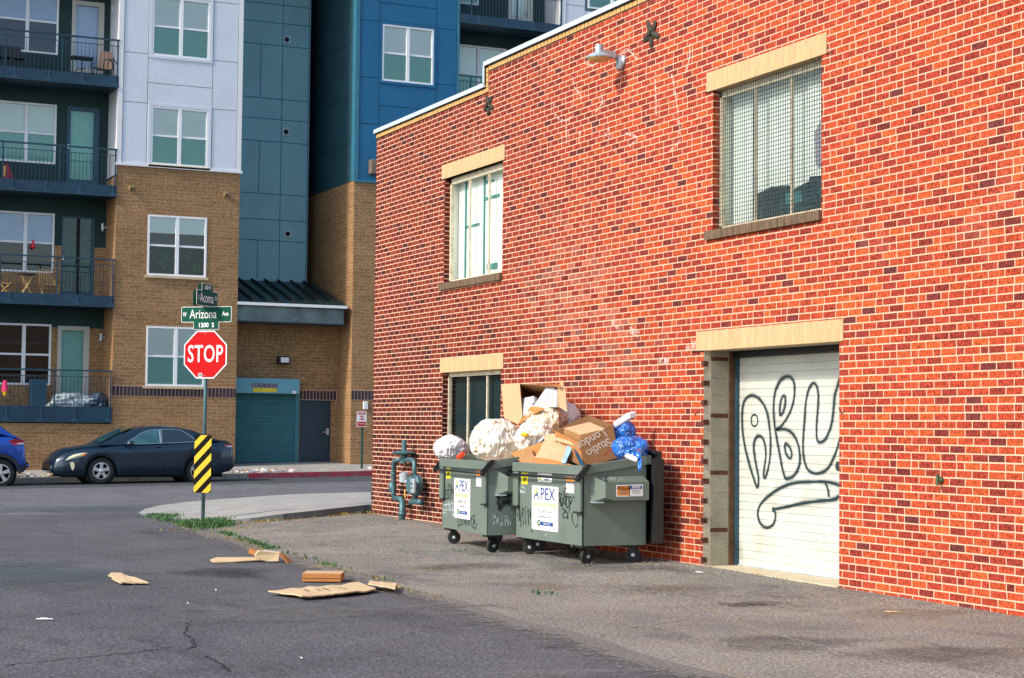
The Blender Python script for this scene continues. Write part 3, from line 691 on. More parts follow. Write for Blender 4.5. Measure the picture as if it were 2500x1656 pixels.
def paint_panels(name, rects, backing, mat, jmat, Y, gap=.009):
    b = MB()
    for (x0, x1, z0, z1) in backing: b.quad((x0, Y, z0), (x1, Y, z0), (x1, Y, z1), (x0, Y, z1))
    j = b.build('panel_joint', jmat, apt)
    b = MB()
    for (x0, x1, z0, z1) in rects: b.box(x0+gap, x1-gap, Y-.012, Y+.01, z0+gap, z1-gap)
    return b.build(name, mat, apt)
# white tower panels above the brick
ZT = 15.6
f1 = zY(330, 129)-zY(330, 249)                        # joint spacing
zc = [zY(330, q) for q in (399, 250, 129)]; FH = w1[2]-w2[2]
zr = [zY(540, q) for q in (417, 272, 154)]
colL, colM, colR = (XL0+.13, w1[0]-.10), (w1[0]-.10, w1[1]+.10), (w1[1]+.10, XL1-.12)
rc = []
za = [ZB, zc[1], zc[2], zc[1]+FH, zc[2]+FH, ZT+2]
for a, c in zip(za, za[1:]): rc += [(colL[0], colL[1], a, c), (colR[0], colR[1], a, c)]
for k in range(3):
    wb = w2[2]+k*FH; wt = w2[3]+k*FH; nb = wb+FH
    mid = lerp(wt+.06, nb-.08, .45); rc += [(*colM, wt+.05, mid), (*colM, mid, nb-.06), (colM[0], w1[0]-.02, wb-.06, wt+.05), (w1[1]+.02, colM[1], wb-.06, wt+.05)]
ht = [(w1[0], w1[1], w2[2]+k*FH, w2[3]+k*FH) for k in range(3)]
bk_ = rects_minus((XL0, XL1, ZB, ZT+2), ht)
paint_panels('white_panel', rc, bk_, M['panel_white'], M['joint'], FY)
b = MB(); b.box(XL0-.02, XL0+.12, FY-.03, FY+.1, ZB+.0, ZT+2); b.box(XL1-.11, XL1+.02, FY-.03, FY+.1, ZB, ZT+2); b.box(XL0-.05, XL1+.06, FY-.06, FY+.02, ZB-.05, ZB+.02)
b.build('white_corner_trim', M['white_paint'], apt)
b = MB(); b.quad((XL0, 51.35, ZB-.3), (XL0, FY, ZB-.3), (XL0, FY, ZT+2), (XL0, 51.35, ZT+2)); b.quad((XL1, FY, ZB), (XL1, 56, ZB), (XL1, 56, ZT+2), (XL1, FY, ZT+2))
b.build('white_side', M['panel_white'], apt)

# ---- windows: paired double-hung sashes in white frames
def dh_window(rect, Y, label=None, blinds=('p', 'p'), upper='glass', lower='glass_screen', sill=None, parent=None, halves=2, trim=None):
    x0, x1, z0, z1 = rect; f = .055; mul = .10 if halves == 2 else 0; D = .06
    fr = MB(); F0, F1 = Y-.02, Y+.09
    fr.box(x0, x1, F0, F1, z0, z0+f); fr.box(x0, x1, F0, F1, z1-f, z1); fr.box(x0, x0+f, F0, F1, z0+f, z1-f); fr.box(x1-f, x1, F0, F1, z0+f, z1-f)
    xm = (x0+x1)/2
    if halves == 2: fr.box(xm-mul/2, xm+mul/2, F0+.003, F1, z0+f, z1-f)
    zm = (z0+z1)/2; segs = [(x0+f, xm-mul/2), (xm+mul/2, x1-f)] if halves == 2 else [(x0+f, x1-f)]
    for a, c in segs: fr.box(a, c, F0+.025, F1, zm-.028, zm+.028)
    w = fr.build('window', M['white_vinyl'], parent or apt, label=label)
    for a, c in segs:
        MB().quad((a, Y+.045, zm), (c, Y+.045, zm), (c, Y+.045, z1-f), (a, Y+.045, z1-f)).build('pane', M[upper], w)
        MB().quad((a, Y+.03, z0+f), (c, Y+.03, z0+f), (c, Y+.03, zm), (a, Y+.03, zm)).build('pane', M[lower], w)
    for (a, c), bl in zip(segs, blinds if halves == 2 else blinds[:1]):
        if bl is None: continue
        kind, drop = (bl, 0) if isinstance(bl, str) else bl
        zb = lerp(z0+f, z1-f, drop); n = max(3, int((z1-f-zb)/.05)); bb = MB()
        for i in range(n):
            u0 = lerp(zb, z1-f, i/n); u1 = lerp(zb, z1-f, (i+1)/n); bb.quad((a-.0, Y+.052, u0), (c+.0, Y+.052, u0), (c+.0, Y+.062, u1), (a-.0, Y+.062, u1))
        bb.build('blind', M['blind' if kind == 'p' else 'blind_grey'], w)
    MB().quad((x0-.3, Y+.55, z0-.3), (x1+.3, Y+.55, z0-.3), (x1+.3, Y+.55, z1+.3), (x0-.3, Y+.55, z1+.3)).build('room_interior', M['teal_dark'], w)
    if sill: MB().box(x0-.06, x1+.06, Y-.06, Y+.05, z0-.075, z0-.002).build('sill', M[sill], w)
    if trim:
        t = MB(); g = .085
        t.box(x0-g, x0-.004, Y-.03, Y+.02, z0-g, z1+g); t.box(x1+.004, x1+g, Y-.03, Y+.02, z0-g, z1+g); t.box(x0-.004, x1+.004, Y-.03, Y+.02, z1+.004, z1+g); t.box(x0-.004, x1+.004, Y-.035, Y+.02, z0-g, z0-.004)
        t.build('window_trim', M[trim], w)
    return w
M['sandstone'] = surf('sandstone_sill', (.55,.42,.27,1), .8)
dh_window(w0, FY, trim='panel_white'); dh_window(w1, FY, trim='panel_white'); dh_window(w2, FY, sill='sandstone', trim='panel_white')
t3 = dh_window(w3, FY, blinds=(('p', .72), ('p', .72)), upper='glass', sill='sandstone', label='window with half-drawn blinds and houseplants in the tan brick')
b = MB()
for (cx, cz, s) in ((.35, .62, .22), (.62, .58, .25), (.5, .4, .14), (1.25, .66, .14), (1.5, .35, .12)):
    for i in range(26):
        p = Vector((w3[0]+cx+random.gauss(0, s*.5), FY+.28+random.random()*.15, w3[2]+cz+random.gauss(0, s*.5))); d = Vector((random.gauss(0, .05), 0, random.gauss(0, .05)))
        b.add([p, p+d, p+Vector((-d.z, .01, d.x))*.8], [(0, 1, 2)])
b.build('houseplant', surf('houseplant_leaf', (.05,.22,.12,1), .7), t3)
dh_window(w4, FY, sill='sandstone')
# wall vents / sconces on the brick
for px, py in ((319, 460), (550, 475)):
    p = atY(px, py, FY); l = MB(); l.box(p.x-.05, p.x+.05, FY-.09, FY, p.z-.06, p.z+.06); l.build('wall_vent', surf('brass_vent', (.32,.24,.08,1), .5), apt)
    MB().quad((p.x-.04, FY-.092, p.z-.05), (p.x+.045, FY-.092, p.z-.05), (p.x+.045, FY-.092, p.z+.01), (p.x-.01, FY-.092, p.z+.01)).build('vent_grille', M['black'], apt)

# ---- balcony bay left of the white tower
BY = 51.3
b = MB()
floors = [dict(rail=(619.5, 633.5), ap=(715, 724, 739.5, 749), k=2), dict(rail=(341, 365), ap=(437, 454, 463.5, 479), k=3), dict(rail=(70.5, 98), ap=(163, 187, 188, 212), k=4)]
dep = FY+.02
wins = [(-10, 124, 787, 793.5, 939, 941), (-10, 132, 514, 522, 661, 668), (-10, 137, 244, 257, 391, 403), (-10, 143, -40, -20, 120, 136)]
wr = [winrect(*q, BY) for q in wins]
doors = [(146, 223, 797, 1006), (150, 230, 530, 724), (157, 236, 262, 452), (163, 242, 3, 181)]
dr = [(xY(a, 600, BY), xY(c, 600, BY), zY(c, e, BY), zY((a+c)/2, d, BY)) for a, c, d, e in doors]
wallx(b, -6, XL0, SILL0, ZT+2, BY, wr+dr)
b.build('balcony_back_wall', M['balc_wall'], apt)
b = MB(); z2 = zY(140, 600, BY)                       # brick wainscot low on the second and first floors
wallx(b, -6, XL0, dr[1][2], z2, BY-.012, [wr[1], dr[1]]); wallx(b, -6, XL0, SILL0, zY(140, 800, BY), BY-.012, [wr[0], dr[0]]); b.build('balcony_brick', M['tanx'], apt)
wl = ['ground floor balcony window with dark bare panes', 'balcony window with blue panes and a red ornament', 'balcony window with pale blinds', 'top balcony window reflecting the sky']
for i, r in enumerate(wr):
    dh_window(r, BY, label=wl[i], blinds=[(('p', .62) , ('p', .62)), (('g', .47), ('g', .47)), ('p', 'p'), ('g', 'g')][i] if i else (None, None), upper=['glass_dark', 'glass', 'glass', 'glass'][i], lower=['glass_dark', 'glass_dark', 'glass_screen', 'glass_dark'][i])
b = MB(); r = wr[0]; b.box(r[0], r[1]-.1, BY+.3, BY+.32, lerp(r[2], r[3], .66), lerp(r[2], r[3], .72)); b.build('curtain_rail', M['blind'], apt)
def glazed_door(rect, Y, frame, pane, back=None, fw=.11, dark=False, label=None):
    x0, x1, z0, z1 = rect; d = MB()
    d.box(x0, x0+fw, Y-.02, Y+.06, z0, z1); d.box(x1-fw-.05, x1, Y-.02, Y+.06, z0, z1); d.box(x0+fw, x1-fw-.05, Y-.02, Y+.06, z1-fw*1.1, z1); d.box(x0+fw, x1-fw-.05, Y-.02, Y+.06, z0, z0+.12)
    o = d.build('balcony_door', M[frame], apt, label=label)
    MB().quad((x0+fw, Y+.03, z0+.12), (x1-fw-.05, Y+.03, z0+.12), (x1-fw-.05, Y+.03, z1-fw), (x0+fw, Y+.03, z1-fw)).build('pane', M[pane], o)
    if back: MB().quad((x0, Y+.12, z0), (x1, Y+.12, z0), (x1, Y+.12, z1), (x0, Y+.12, z1)).build('door_curtain', M[back], o)
    MB().box(x0+.03, x0+.06, Y-.06, Y-.02, z0+1.0, z0+1.12).build('handle', M['chrome'], o)
    if dark: MB().box((x0+x1)/2-.03, (x0+x1)/2+.05, Y-.03, Y-.021, z0+.02, z1-.05).build('screen_stile', M['black'], o)
    return o
M['teal_curtain'] = surf('teal_curtain', (.22,.62,.52,1), .8, var=.1, vscale=2, bmp=0)
glazed_door(dr[0], BY, 'door_grey', 'glass_screen', 'blind', label='white framed balcony door with a green curtain')
glazed_door(dr[1], BY, 'slate_metal', 'glass_screen', 'teal_mid', .03, True, label='dark double screen door')
glazed_door(dr[2], BY, 'slate_metal', 'glass', 'teal_curtain', .1, label='dark framed balcony door with a pale teal curtain')
glazed_door(dr[3], BY, 'door_grey', 'glass', 'blind_grey', .11, label='pale framed balcony door reflecting clouds')
M['rail'] = surf('railing_paint', (.008,.045,.075,1), .45, var=.2)
M['apron'] = surf('balcony_apron_sheet', (.006,.036,.072,1), .5, var=.3, vscale=1.3, grain=.15)
def balcony(x0, x1, Yf, zrail, ztop, zbot, label, Yb=51.3, thick=True):
    s = MB(); s.box(x0, x1, Yf-.0, Yb, zbot-.0, zbot+.12)
    o = s.build('balcony', M['dark_metal'], apt, label=label)
    ap = MB(); ap.box(x0, x1, Yf-.03, Yf-.004, zbot+.03, ztop); n = 4; X = (x1-x0)
    ap.build('apron', M['apron'], o)
    x = x1-.10
    while x > max(x0, 6.6): po = MB(); po.box(x-.012, x+.012, Yf-.05, Yf-.03, zbot+.02, ztop+.01); po.box(x-.09, x+.09, Yf-.045, Yf-.03, zbot+.02, zbot+.07); po.build('apron_bracket', M['slate_metal'], o); x -= .93
    MB().box(x0, x1, Yf-.06, Yf-.0, zbot-.03, zbot+.02).build('edge_angle', M['rail'], o)
    t = MB(); t.box(x0, x1, Yf-.05, Yf+.0, zrail-.045, zrail); t.build('top_rail', M['rail'], o)
    r = MB(); r.box(x0, x1, Yf-.035, Yf-.015, zrail-.20, zrail-.18)
    x = x0+.05
    while x < x1-.02: r.box(x-.006, x+.006, Yf-.031, Yf-.019, ztop, zrail-.18); x += .108
    r.build('baluster', M['rail'], o)
    x = x1-.05
    while x > max(x0, 6.0): p = MB(); p.box(x-.018, x+.018, Yf-.042, Yf-.006, ztop-.02, zrail-.045); p.build('post', M['rail'], o); x -= 1.55
    return o
bl = ['second floor balcony with wooden folding chairs', 'third floor balcony', 'top balcony with a table and patio chair']
for fl, lb in zip(floors, bl):
    balcony(-6, XL0, FY+.0, zY(292, fl['rail'][1]), (zY(285, fl['ap'][1])), zY(285, fl['ap'][3]), lb)
balcony(-6, XL0, FY-.02, zY(272, 905), zY(265, 994), zY(265, 1030), 'ground floor balcony with bags behind its railing')
balcony(-6, XL0, FY+.0, zY(285, -170), zY(285, -81), zY(285, -56), 'balcony above the frame')
for px, py, Y in ((275, 22, 51.1), (270, 288, 51.1), (251, 555, 51.1), (247, 824, 51.1)):
    p = atY(px, py, Y); l = MB(); l.lathe(p-Vector((0, 0, .12)), (0, 0, 1), [(0, .03), (.02, .05), (.22, .05), (.24, .03)], 10); l.box(p.x-.02, p.x+.25, Y+.0, Y+.04, p.z-.03, p.z+.03)
    l.build('balcony_sconce', M['galv_light'], apt)

# ---- recess with canopy, shutter and door
RY, GY = 51.3, 53.2
b = MB(); wallx(b, XL1-.2, 17.68, 0, 5.3, RY, [(DRX0-.03, DRX1+.03, 0, sol0), (xY(560, 1050, RY), xY(722, 1050, RY), 0, zY(650, 960, RY))]); b.build('brick_wall', M['tanx'], apt)
GX1 = xY(754, 340, GY); gzb = zY(660, 685, GY)
b = MB(); wallx(b, XL1-.5, 19, 4.5, 17, 56.5); b.build('court_wall', M['panel_navy_shade'], apt)
gl = lambda q: zY(660, q, GY)
rows_ = [gl(q) for q in (700-21, 582, 528, 474, 343.5, 290, 241, 110, 56, 5, -125)]
rc = []
c0, c1, c2, c3 = XL1-.5, xY(634, 300, GY), xY(687, 300, GY), GX1-.04
lines = [gl(685), gl(588), gl(537), gl(474), gl(346), gl(291), gl(241), gl(110), gl(55), gl(10), gl(-120)]
for i, (a, c) in enumerate(zip(lines, lines[1:])):
    tall = (c-a) > 1.2
    if tall: rc += [(c0, c1, a, c), (c1, c2, a, c), (c2, c3, a, c)]
    elif i % 3 == 2 or i % 3 == 0: rc += [(c0, c2, a, c), (c2, c3, a, c)]
    else: rc += [(c0, c2, a, c), (c2, c3, a, c)]
paint_panels('teal_panel', rc, [(c0, GX1, gzb, 17)], M['panel_teal'], M['joint_teal'], GY, .011)
b = MB(); b.box(GX1-.03, GX1, GY-.02, GY+.4, gzb-.02, 17); b.box(c0, GX1, GY-.03, GY, gzb-.04, gzb+.01); b.quad((GX1, GY, gzb), (GX1, 56.5, gzb), (GX1, 56.5, 17), (GX1, GY, 17)); b.build('teal_corner_trim', surf('pale_teal_trim', (.2,.34,.42,1), .5), apt)
for px, py in ((699, 98), (697, 323), (701, 572)):
    p = atY(px, py, GY); v = MB(); v.box(p.x-.11, p.x+.11, GY-.06, GY-.01, p.z-.11, p.z+.11); o = v.build('exhaust_vent', M['galv_light'], apt)
    v = MB(); v.lathe(p+Vector((0, -.065, 0)), (0, -1, 0), [(0, .08), (.004, .08)], 14); v.build('vent_opening', M['black'], o)
# canopy: standing seam roof, white fascia, weathered beam
CY = 50.05; ez = (zY(582, 735, CY)+zY(838, 748, CY))/2; CX1 = 17.5; rz = (zY(582, 683, GY)+zY(745, 690, GY))/2
b = MB(); b.add([(XL1, CY, ez+.02), (CX1, CY, ez+.02), (CX1, GY+.0, rz-.0), (XL1, GY, rz)], [(0, 1, 2, 3)]); b.add([(CX1, CY, ez-.14), (CX1, CY, ez+.02), (CX1, GY, rz), (CX1, GY, rz-.3)], [(0, 1, 2, 3)])
M['seam_roof'] = surf('standing_seam_metal', (.008,.032,.038,1), .4, .2, var=.2)
cn = b.build('canopy_roof', M['seam_roof'], apt)
b = MB(); x = XL1+.05; sl = (rz-ez)/(GY-CY)
while x < CX1: b.obox((x, CY, ez+.022), (.05, 0, 0), (0, GY-CY, rz-ez), (0, 0, .05)); x += .42
b.build('roof_seam', M['black'], cn)
b = MB(); b.box(XL1, CX1+.02, CY-.06, CY, ez-.09, ez-.005); b.build('fascia', M['white_paint'], cn)
b = MB(); b.box(XL1, CX1-.05, CY+.05, CY+.25, ez-.55, ez-.10); b.build('beam', M['beam'], cn)
b = MB(); b.box(XL1, CX1, CY+.02, RY, ez-.57, ez-.55); b.build('soffit', M['dark_metal'], cn)
# right tower side (faces the street at an angle) and front
b = MB(); b.quad((XT0, FY, 0), (XT0, 57, 0), (XT0, 57, zY(869, 441)), (XT0, FY, zY(869, 441))); b.build('brick_side', M['tany'], apt)
ZB2 = zY(890, 442)
b = MB(); wallx(b, XT0, XT1+4, 0, ZB2, FY); b.build('brick_wall', M['tanx'], apt)
wb1 = winrect(933, 1058, 58, 72.8, 196, 210); wb2 = (wb1[0], wb1[1], wb1[2]-FH, wb1[3]-FH)
cb0, cb1, cb2 = XT0+.12, wb1[0]-.09, wb1[1]+.09
zj = [zY(900, q) for q in (442, 303, 189, 50)]; zj2 = [zY(1090, q) for q in (360, 213, 80)]
rc = []
za = [ZB2, zj[1], zj[2], zj[3], zj[2]+FH, zj[3]+FH]
for a, c in zip(za, za[1:]): rc += [(cb0, cb1, a, c), (cb2, XT1-.07, a, c)]
for k in range(3):
    wb = wb2[2]+k*FH; wt = wb2[3]+k*FH; nb = wb+FH; mid = lerp(wt+.09, nb-.09, .45)
    rc += [(cb1, cb2, wt+.09, mid), (cb1, cb2, mid, nb-.09)]
wh = [wb2, wb1, (wb1[0], wb1[1], wb1[2]+FH, wb1[3]+FH)]
paint_panels('blue_panel', rc, rects_minus((XT0, XT1, ZB2, 17), wh), M['panel_blue'], M['joint_blue'], FY, .010)
for q in wh: dh_window(q, FY, trim='panel_blue')
b = MB(); b.box(XT0-.02, XT0+.11, FY-.03, FY+.25, ZB2, 17); b.box(XT1-.06, XT1+.02, FY-.03, FY+.1, ZB2, 17); b.box(XT0-.03, XT1, FY-.05, FY+.0, ZB2-.05, ZB2+.02); b.build('blue_corner_trim', surf('teal_blue_trim', (.03,.16,.24,1), .5), apt)
b = MB(); zz = [zY(869, 441), 10.1, 11.55, 13.2, 14.8, 17]
for i, (a, c) in enumerate(zip(zz, zz[1:])): b.box(XT0-.012, XT0+.01, FY+.26, 57, a+.012, c-.012)
b.build('shaded_side_panel', M['panel_navy_shade'], apt)  # side panels darker than the blue front, their shade put into the colour
b = MB(); b.quad((XT0-.002, FY, ZB2), (XT0-.002, 57, ZB2), (XT0-.002, 57, 17), (XT0-.002, FY, 17)); b.build('panel_joint', M['joint_blue'], apt)
# shutter
gx0, gx1 = xY(572, 1050, RY), xY(719, 1050, RY); gzt, gzb_ = zY(650, 958, RY), zY(650, 1136, RY)
b = MB(); z = gzb_; pr = []
while z < gzt: pr += [(RY+.02, z), (RY-.012, z+.022), (RY-.012, z+.045)]; z += .068
for (ya, za_), (yb, zb_) in zip(pr, pr[1:]): b.quad((gx0, ya, za_), (gx1, ya, za_), (gx1, yb, zb_), (gx0, yb, zb_))
M['shutter'] = surf('teal_shutter', (.045,.18,.20,1), .5, var=.12, vscale=1.5)
sh = b.build('rolling_shutter', M['shutter'], apt, label='teal ribbed rolling shutter')
MB().box(gx1, gx1+.12, RY-.04, RY+.04, gzb_, gzt).build('guide_rail', surf('teal_guide', (.03,.16,.19,1), .5), sh)
hx1, hz0, hz1 = xY(732, 940, RY-.35), zY(650, 961, RY-.35), zY(650, 924, RY-.35)
b = MB(); b.box(gx0-.1, hx1, RY-.35, RY+.0, hz0, hz1); b.build('shutter_housing', surf('pale_blue_housing', (.13,.34,.42,1), .5, var=.1), sh, bevel=.02)
b = MB(); p0 = atY(618, 957, RY-.36); p1 = atY(676, 948, RY-.36); b.box(p0.x, p1.x, RY-.358, RY-.352, p0.z, p1.z); b.build('yellow_label', surf('yellow_label', (.75,.55,.02,1), .6), sh)
b = MB(); p0 = atY(714, 961, RY-.36); p1 = atY(723, 954.5, RY-.36); b.box(p0.x, p1.x, RY-.358, RY-.352, p0.z, p1.z); b.build('white_label', M['ink_white'], sh)
b = MB(); b.box(gx0, gx1, RY-.05, RY-.0, gzb_, gzb_+.07); b.build('bottom_bar', M['black_steel'], sh)
# steel door
b = MB(); dz0, dz1 = zY(768, 1134.5, RY), sol0-.035
b.box(DRX0, DRX1, RY+.03, RY+.08, dz0+.03, dz1); sdoor = b.build('service_door', surf('navy_door', (.010,.035,.055,1), .5, var=.15), apt, label='dark navy steel service door')
b = MB(); b.box(DRX0-.03, DRX0, RY-.01, RY+.08, dz0, dz1+.03); b.box(DRX1, DRX1+.03, RY-.01, RY+.08, dz0, dz1+.03); b.box(DRX0-.03, DRX1+.03, RY-.01, RY+.08, dz1, dz1+.03); b.build('door_frame', M['dark_metal'], sdoor)
MB().box(DRX0, DRX1-.04, RY-.01, RY+.03, dz0, dz0+.04).build('kick_sill', M['galv_light'], sdoor)
b = MB(); p = atY(798, 1054, RY); b.box(p.x-.005, p.x+.06, RY+.0, RY+.03, p.z-.1, p.z+.1); b.box(p.x-.12, p.x+.0, RY-.03, RY-.01, p.z-.03, p.z-.005); b.build('handle', M['chrome'], sdoor)
# flood light, downspout, wall box, notices
p = atY(689, 880, RY); b = MB(); b.box(p.x-.17, p.x+.17, RY-.22, RY-.02, p.z-.12, p.z+.12); fl_ = b.build('flood_light', M['black_steel'], apt, bevel=.015)
b = MB(); b.box(p.x-.11, p.x+.14, RY-.226, RY-.221, p.z-.07, p.z+.08); b.build('lens', M['ink_white'], fl_)
b = MB(); p = atY(834, 800, RY-.1); b.box(p.x-.03, p.x+.03, RY-.14, RY-.06, zY(832, 953, RY), zY(832, 897, RY)+.3); b.build('conduit', M['black_steel'], apt)
b = MB(); p = atY(892, 990, FY-.03); b.box(p.x-.07, p.x+.07, FY-.08, FY, p.z-.12, p.z+.12); b.build('wall_box', M['white_paint'], apt, bevel=.01)
b = MB(); p = atY(911, 408, FY-.15); b.box(p.x-.1, p.x+.2, FY-.25, FY, p.z-.22, p.z+.22); b.build('wall_lamp', surf('brown_lamp_box', (.16,.12,.09,1), .6), apt, bevel=.03)
# balcony bay right of the blue tower
XW = xY(1372, 120)
b = MB(); rb = winrect(1125, 1168, -60, -60, 10, 13, BY)
wtop = (xY(1100, 150, BY), xY(1236, 150, BY), zY(1200, 185, BY)-1.0, zY(1200, 118, BY)+.02); dtop = (xY(1240, 20, BY), xY(1300, 20, BY), zY(1270, 50, BY), zY(1270, 50, BY)+2.1)
wtt = (xY(1100, 5, BY), xY(1168, 5, BY), zY(1150, 12, BY), zY(1150, 12, BY)+1.8)
wallx(b, XT1, XW, ZB2-2, 17, BY, [wtop, dtop, wtt]); b.build('balcony_back_wall', M['balc_wall'], apt)
dh_window(wtop, BY, label='pale window behind the parapet'); dh_window(wtt, BY, halves=1); glazed_door(dtop, BY, 'door_grey', 'glass', 'blind')
b = MB(); b.quad((XW, BY, 0), (XW, FY, 0), (XW, FY, 17), (XW, BY, 17)); b.build('white_side', M['panel_white'], apt)
balcony(XT1, XW, FY, zY(1200, -32), zY(1200, 42), zY(1200, 62), 'upper balcony right of the blue tower')
balcony(XT1, XW, FY, zY(1150, 185), zY(1150, 268), zY(1150, 290), 'balcony half hidden by the brick parapet')
wq = (xY(1435, 10), xY(1555, 10), zY(1450, 22), zY(1450, 22)+1.8)
rcx = [(XW+.1, wq[0]-.1, zY(1390, 12)-3.07, zY(1390, 12)), (XW+.1, wq[0]-.1, zY(1390, 12), zY(1390, 12)+3.07), (wq[0]-.1, wq[1]+.1, wq[2]-1.2, wq[2]-.1), (wq[1]+.1, 29.5, 9, 14), (wq[1]+.1, 29.5, 14, 17)]
paint_panels('white_panel', rcx, rects_minus((XW, 30, 8, 17), [wq]), M['panel_white'], M['joint'], FY); dh_window(wq, FY, label='window at the top edge above the parapet')
b = MB(); b.box(XW-.02, XW+.1, FY-.03, FY+.1, 8, 17); b.build('white_corner_trim', M['white_paint'], apt)
b = MB(); b.box(-6, 30, 51.5, 62, 0, 16.95) if False else b.quad((-6, 60, 0), (30, 60, 0), (30, 60, 17), (-6, 60, 17)); b.quad((-6, 49.9, 17), (30, 49.9, 17), (30, 60, 17), (-6, 60, 17)); b.quad((30, FY, 0), (30, 60, 0), (30, 60, 17), (30, FY, 17)); b.quad((-6, FY, 0), (-6, 60, 0), (-6, 60, 17), (-6, FY, 17))
b.build('roof', M['panel_white'], apt)
# ================================================================= lettering
def text(s, o, right, up, size, mat, parent, name='lettering', sx=1.0, bold=0., align='CENTER', space=1.0, lift=.002):
    cu = bpy.data.curves.new('txt', 'FONT'); cu.body = s; cu.size = size; cu.offset = bold; cu.align_x = align; cu.align_y = 'CENTER'; cu.space_character = space; cu.extrude = .0006; cu.resolution_u = 3
    t = bpy.data.objects.new('txt', cu); COL.objects.link(t); dg = bpy.context.evaluated_depsgraph_get()
    me = bpy.data.meshes.new_from_object(t.evaluated_get(dg)); COL.objects.unlink(t); bpy.data.objects.remove(t)
    right, up = Vector(right).normalized(), Vector(up).normalized(); n = right.cross(up)
    off = Vector((0, 0, 0)); q = parent
    while q is not None: off += q.location; q = q.parent
    o = Vector(o)
    for v in me.vertices: c = v.co.copy(); v.co = o+right*c.x*sx+up*c.y+n*(c.z+lift)-off
    me.materials.clear(); me.materials.append(mat); ob = bpy.data.objects.new(name, me); COL.objects.link(ob); ob.parent = parent
    return ob
def plate(pts, o, right, up, th, mat, parent, name, label=None, lift=0.):
    right, up = Vector(right), Vector(up); n = right.cross(up); o = Vector(o)+n*lift
    b = MB(); b.prism([o+right*x+up*y for x, y in pts], -n*th); return b.build(name, mat, parent, label=label)
def rrect(w, h, r=.02, n=4, cx=0, cy=0):
    out = []
    for sx_, sy_, a0 in ((1, -1, -90), (1, 1, 0), (-1, 1, 90), (-1, -1, 180)):
        for k in range(n+1):
            a = R(a0+90*k/n); out.append((cx+sx_*(w/2-r)+r*math.cos(a), cy+sy_*(h/2-r)+r*math.sin(a)))
    return out
M['sign_red'] = surf('sign_red', (.50,.003,.005,1), .6, var=.05, grain=.05, bmp=0, spec=.12)
M['sign_green'] = surf('sign_green', (.002,.075,.045,1), .6, var=.1, grain=.05, bmp=0, spec=.12)
M['sign_white'] = surf('sign_white', (.80,.80,.80,1), .45, var=.04, grain=.04, bmp=0)
M['sign_yellow'] = surf('sign_yellow', (.72,.44,.005,1), .6, var=.06, grain=.06, bmp=0)
M['sign_black'] = surf('sign_black', (.004,.005,.005,1), .7, var=.2, bmp=0, spec=.1)
M['alu'] = surf('sheet_aluminium', (.14,.30,.36,1), .4, .3)

D0 = 28.1; base = atD(495.4, 1272, D0); base.z = gz(base.x, base.y)
RT = Vector((.731, -.682, 0)).normalized(); UP = Vector((0, 0, 1)); NN = RT.cross(UP)
post = thing('street_sign_post', base, 'signpost with a red STOP octagon under green street name blades at the corner', 'sign post')
def zD(py): return atD(495.4, py, D0).z
pole = MB(); pole.tube([base-Vector((0, 0, .05)), base+Vector((0, 0, zD(712)-base.z))], .03, 12); pole.build('pole', M['galv'], post, smooth=True)
pc = lambda px, py, f=.055: atD(px, py, D0)*1.0
ax = lambda z, off: Vector((base.x, base.y, z))+NN*off
# stop sign
sc_ = ax(zD(660+948/4.614), .05)+RT*.012
octo = [(.381/math.cos(R(22.5))*math.cos(R(22.5+45*k)), .381/math.cos(R(22.5))*math.sin(R(22.5+45*k))) for k in range(8)]
st = plate([(x, y) for x, y in octo], sc_, RT, UP, .004, M['sign_white'], post, 'stop_sign')
plate([(x*.95, y*.95) for x, y in octo], sc_, RT, UP, .003, M['sign_red'], st, 'red_face', lift=.002)
text('STOP', sc_+RT*.0, RT, UP, .385, M['sign_white'], st, 'lettering', sx=.66, bold=.004, lift=.004, space=1.06)
plate(rrect(.075, .06, .008, cx=-.082, cy=-.325), sc_, RT, UP, .0015, M['sign_white'], st, 'sticker', lift=.004)
text('GN', sc_-RT*.082-UP*.325, RT, UP, .06, M['spray_black'], st, 'sticker_scrawl', sx=.7, bold=.002, lift=.006)
for y in (.33, -.33): MB().lathe(sc_+UP*y+NN*.003, NN, [(0, .008), (.006, .006)], 8).build('bolt', M['galv_light'], st)
# Arizona blade with its number tab
ac = ax(zD(660+492/4.614), .04)+RT*.012
def blade(name, c, rt, w, h, tabw, tabh, tabup, mains, label):
    nn = rt.cross(UP); s = 1 if tabup else -1
    pl = plate(rrect(w, h, .025), c, rt, UP, .004, M['sign_white'], post, name, label)
    plate(rrect(w-.016, h-.016, .02), c, rt, UP, .003, M['sign_green'], pl, 'green_face', lift=.0015)
    tc = c+UP*s*(h/2+tabh/2-.012)
    tb = plate(rrect(tabw, tabh+.02, .02), tc, rt, UP, .003, M['sign_white'], pl, 'number_tab', lift=-.001)
    plate(rrect(tabw-.016, tabh+.006, .016), tc, rt, UP, .003, M['sign_green'], pl, 'tab_face', lift=.0022)
    for (s_, dx, dy, sz, sx_, bo) in mains: text(s_, (tc if dy == 't' else c+UP*dy)+rt*dx, rt, UP, sz, M['sign_white'], pl, 'lettering', sx=sx_, bold=bo, lift=.003)
    return pl
blade('street_name_sign', ac, RT, .895, .25, .457, .12, False, [('W', -.385, .0, .10, .62, .0015), ('Arizona', -.055, 0, .205, .74, .0), ('Ave', .34, .005, .10, .72, .0015), ('1200  S', 0, 't', .10, .95, .002)], 'green Arizona street name blade facing the lot')
A2 = Vector((math.sin(R(43)), math.cos(R(43)), 0)); A2n = A2.cross(UP)
cc2 = Vector((base.x, base.y, zD(660+313/4.614)))+A2n*.03-A2*.05
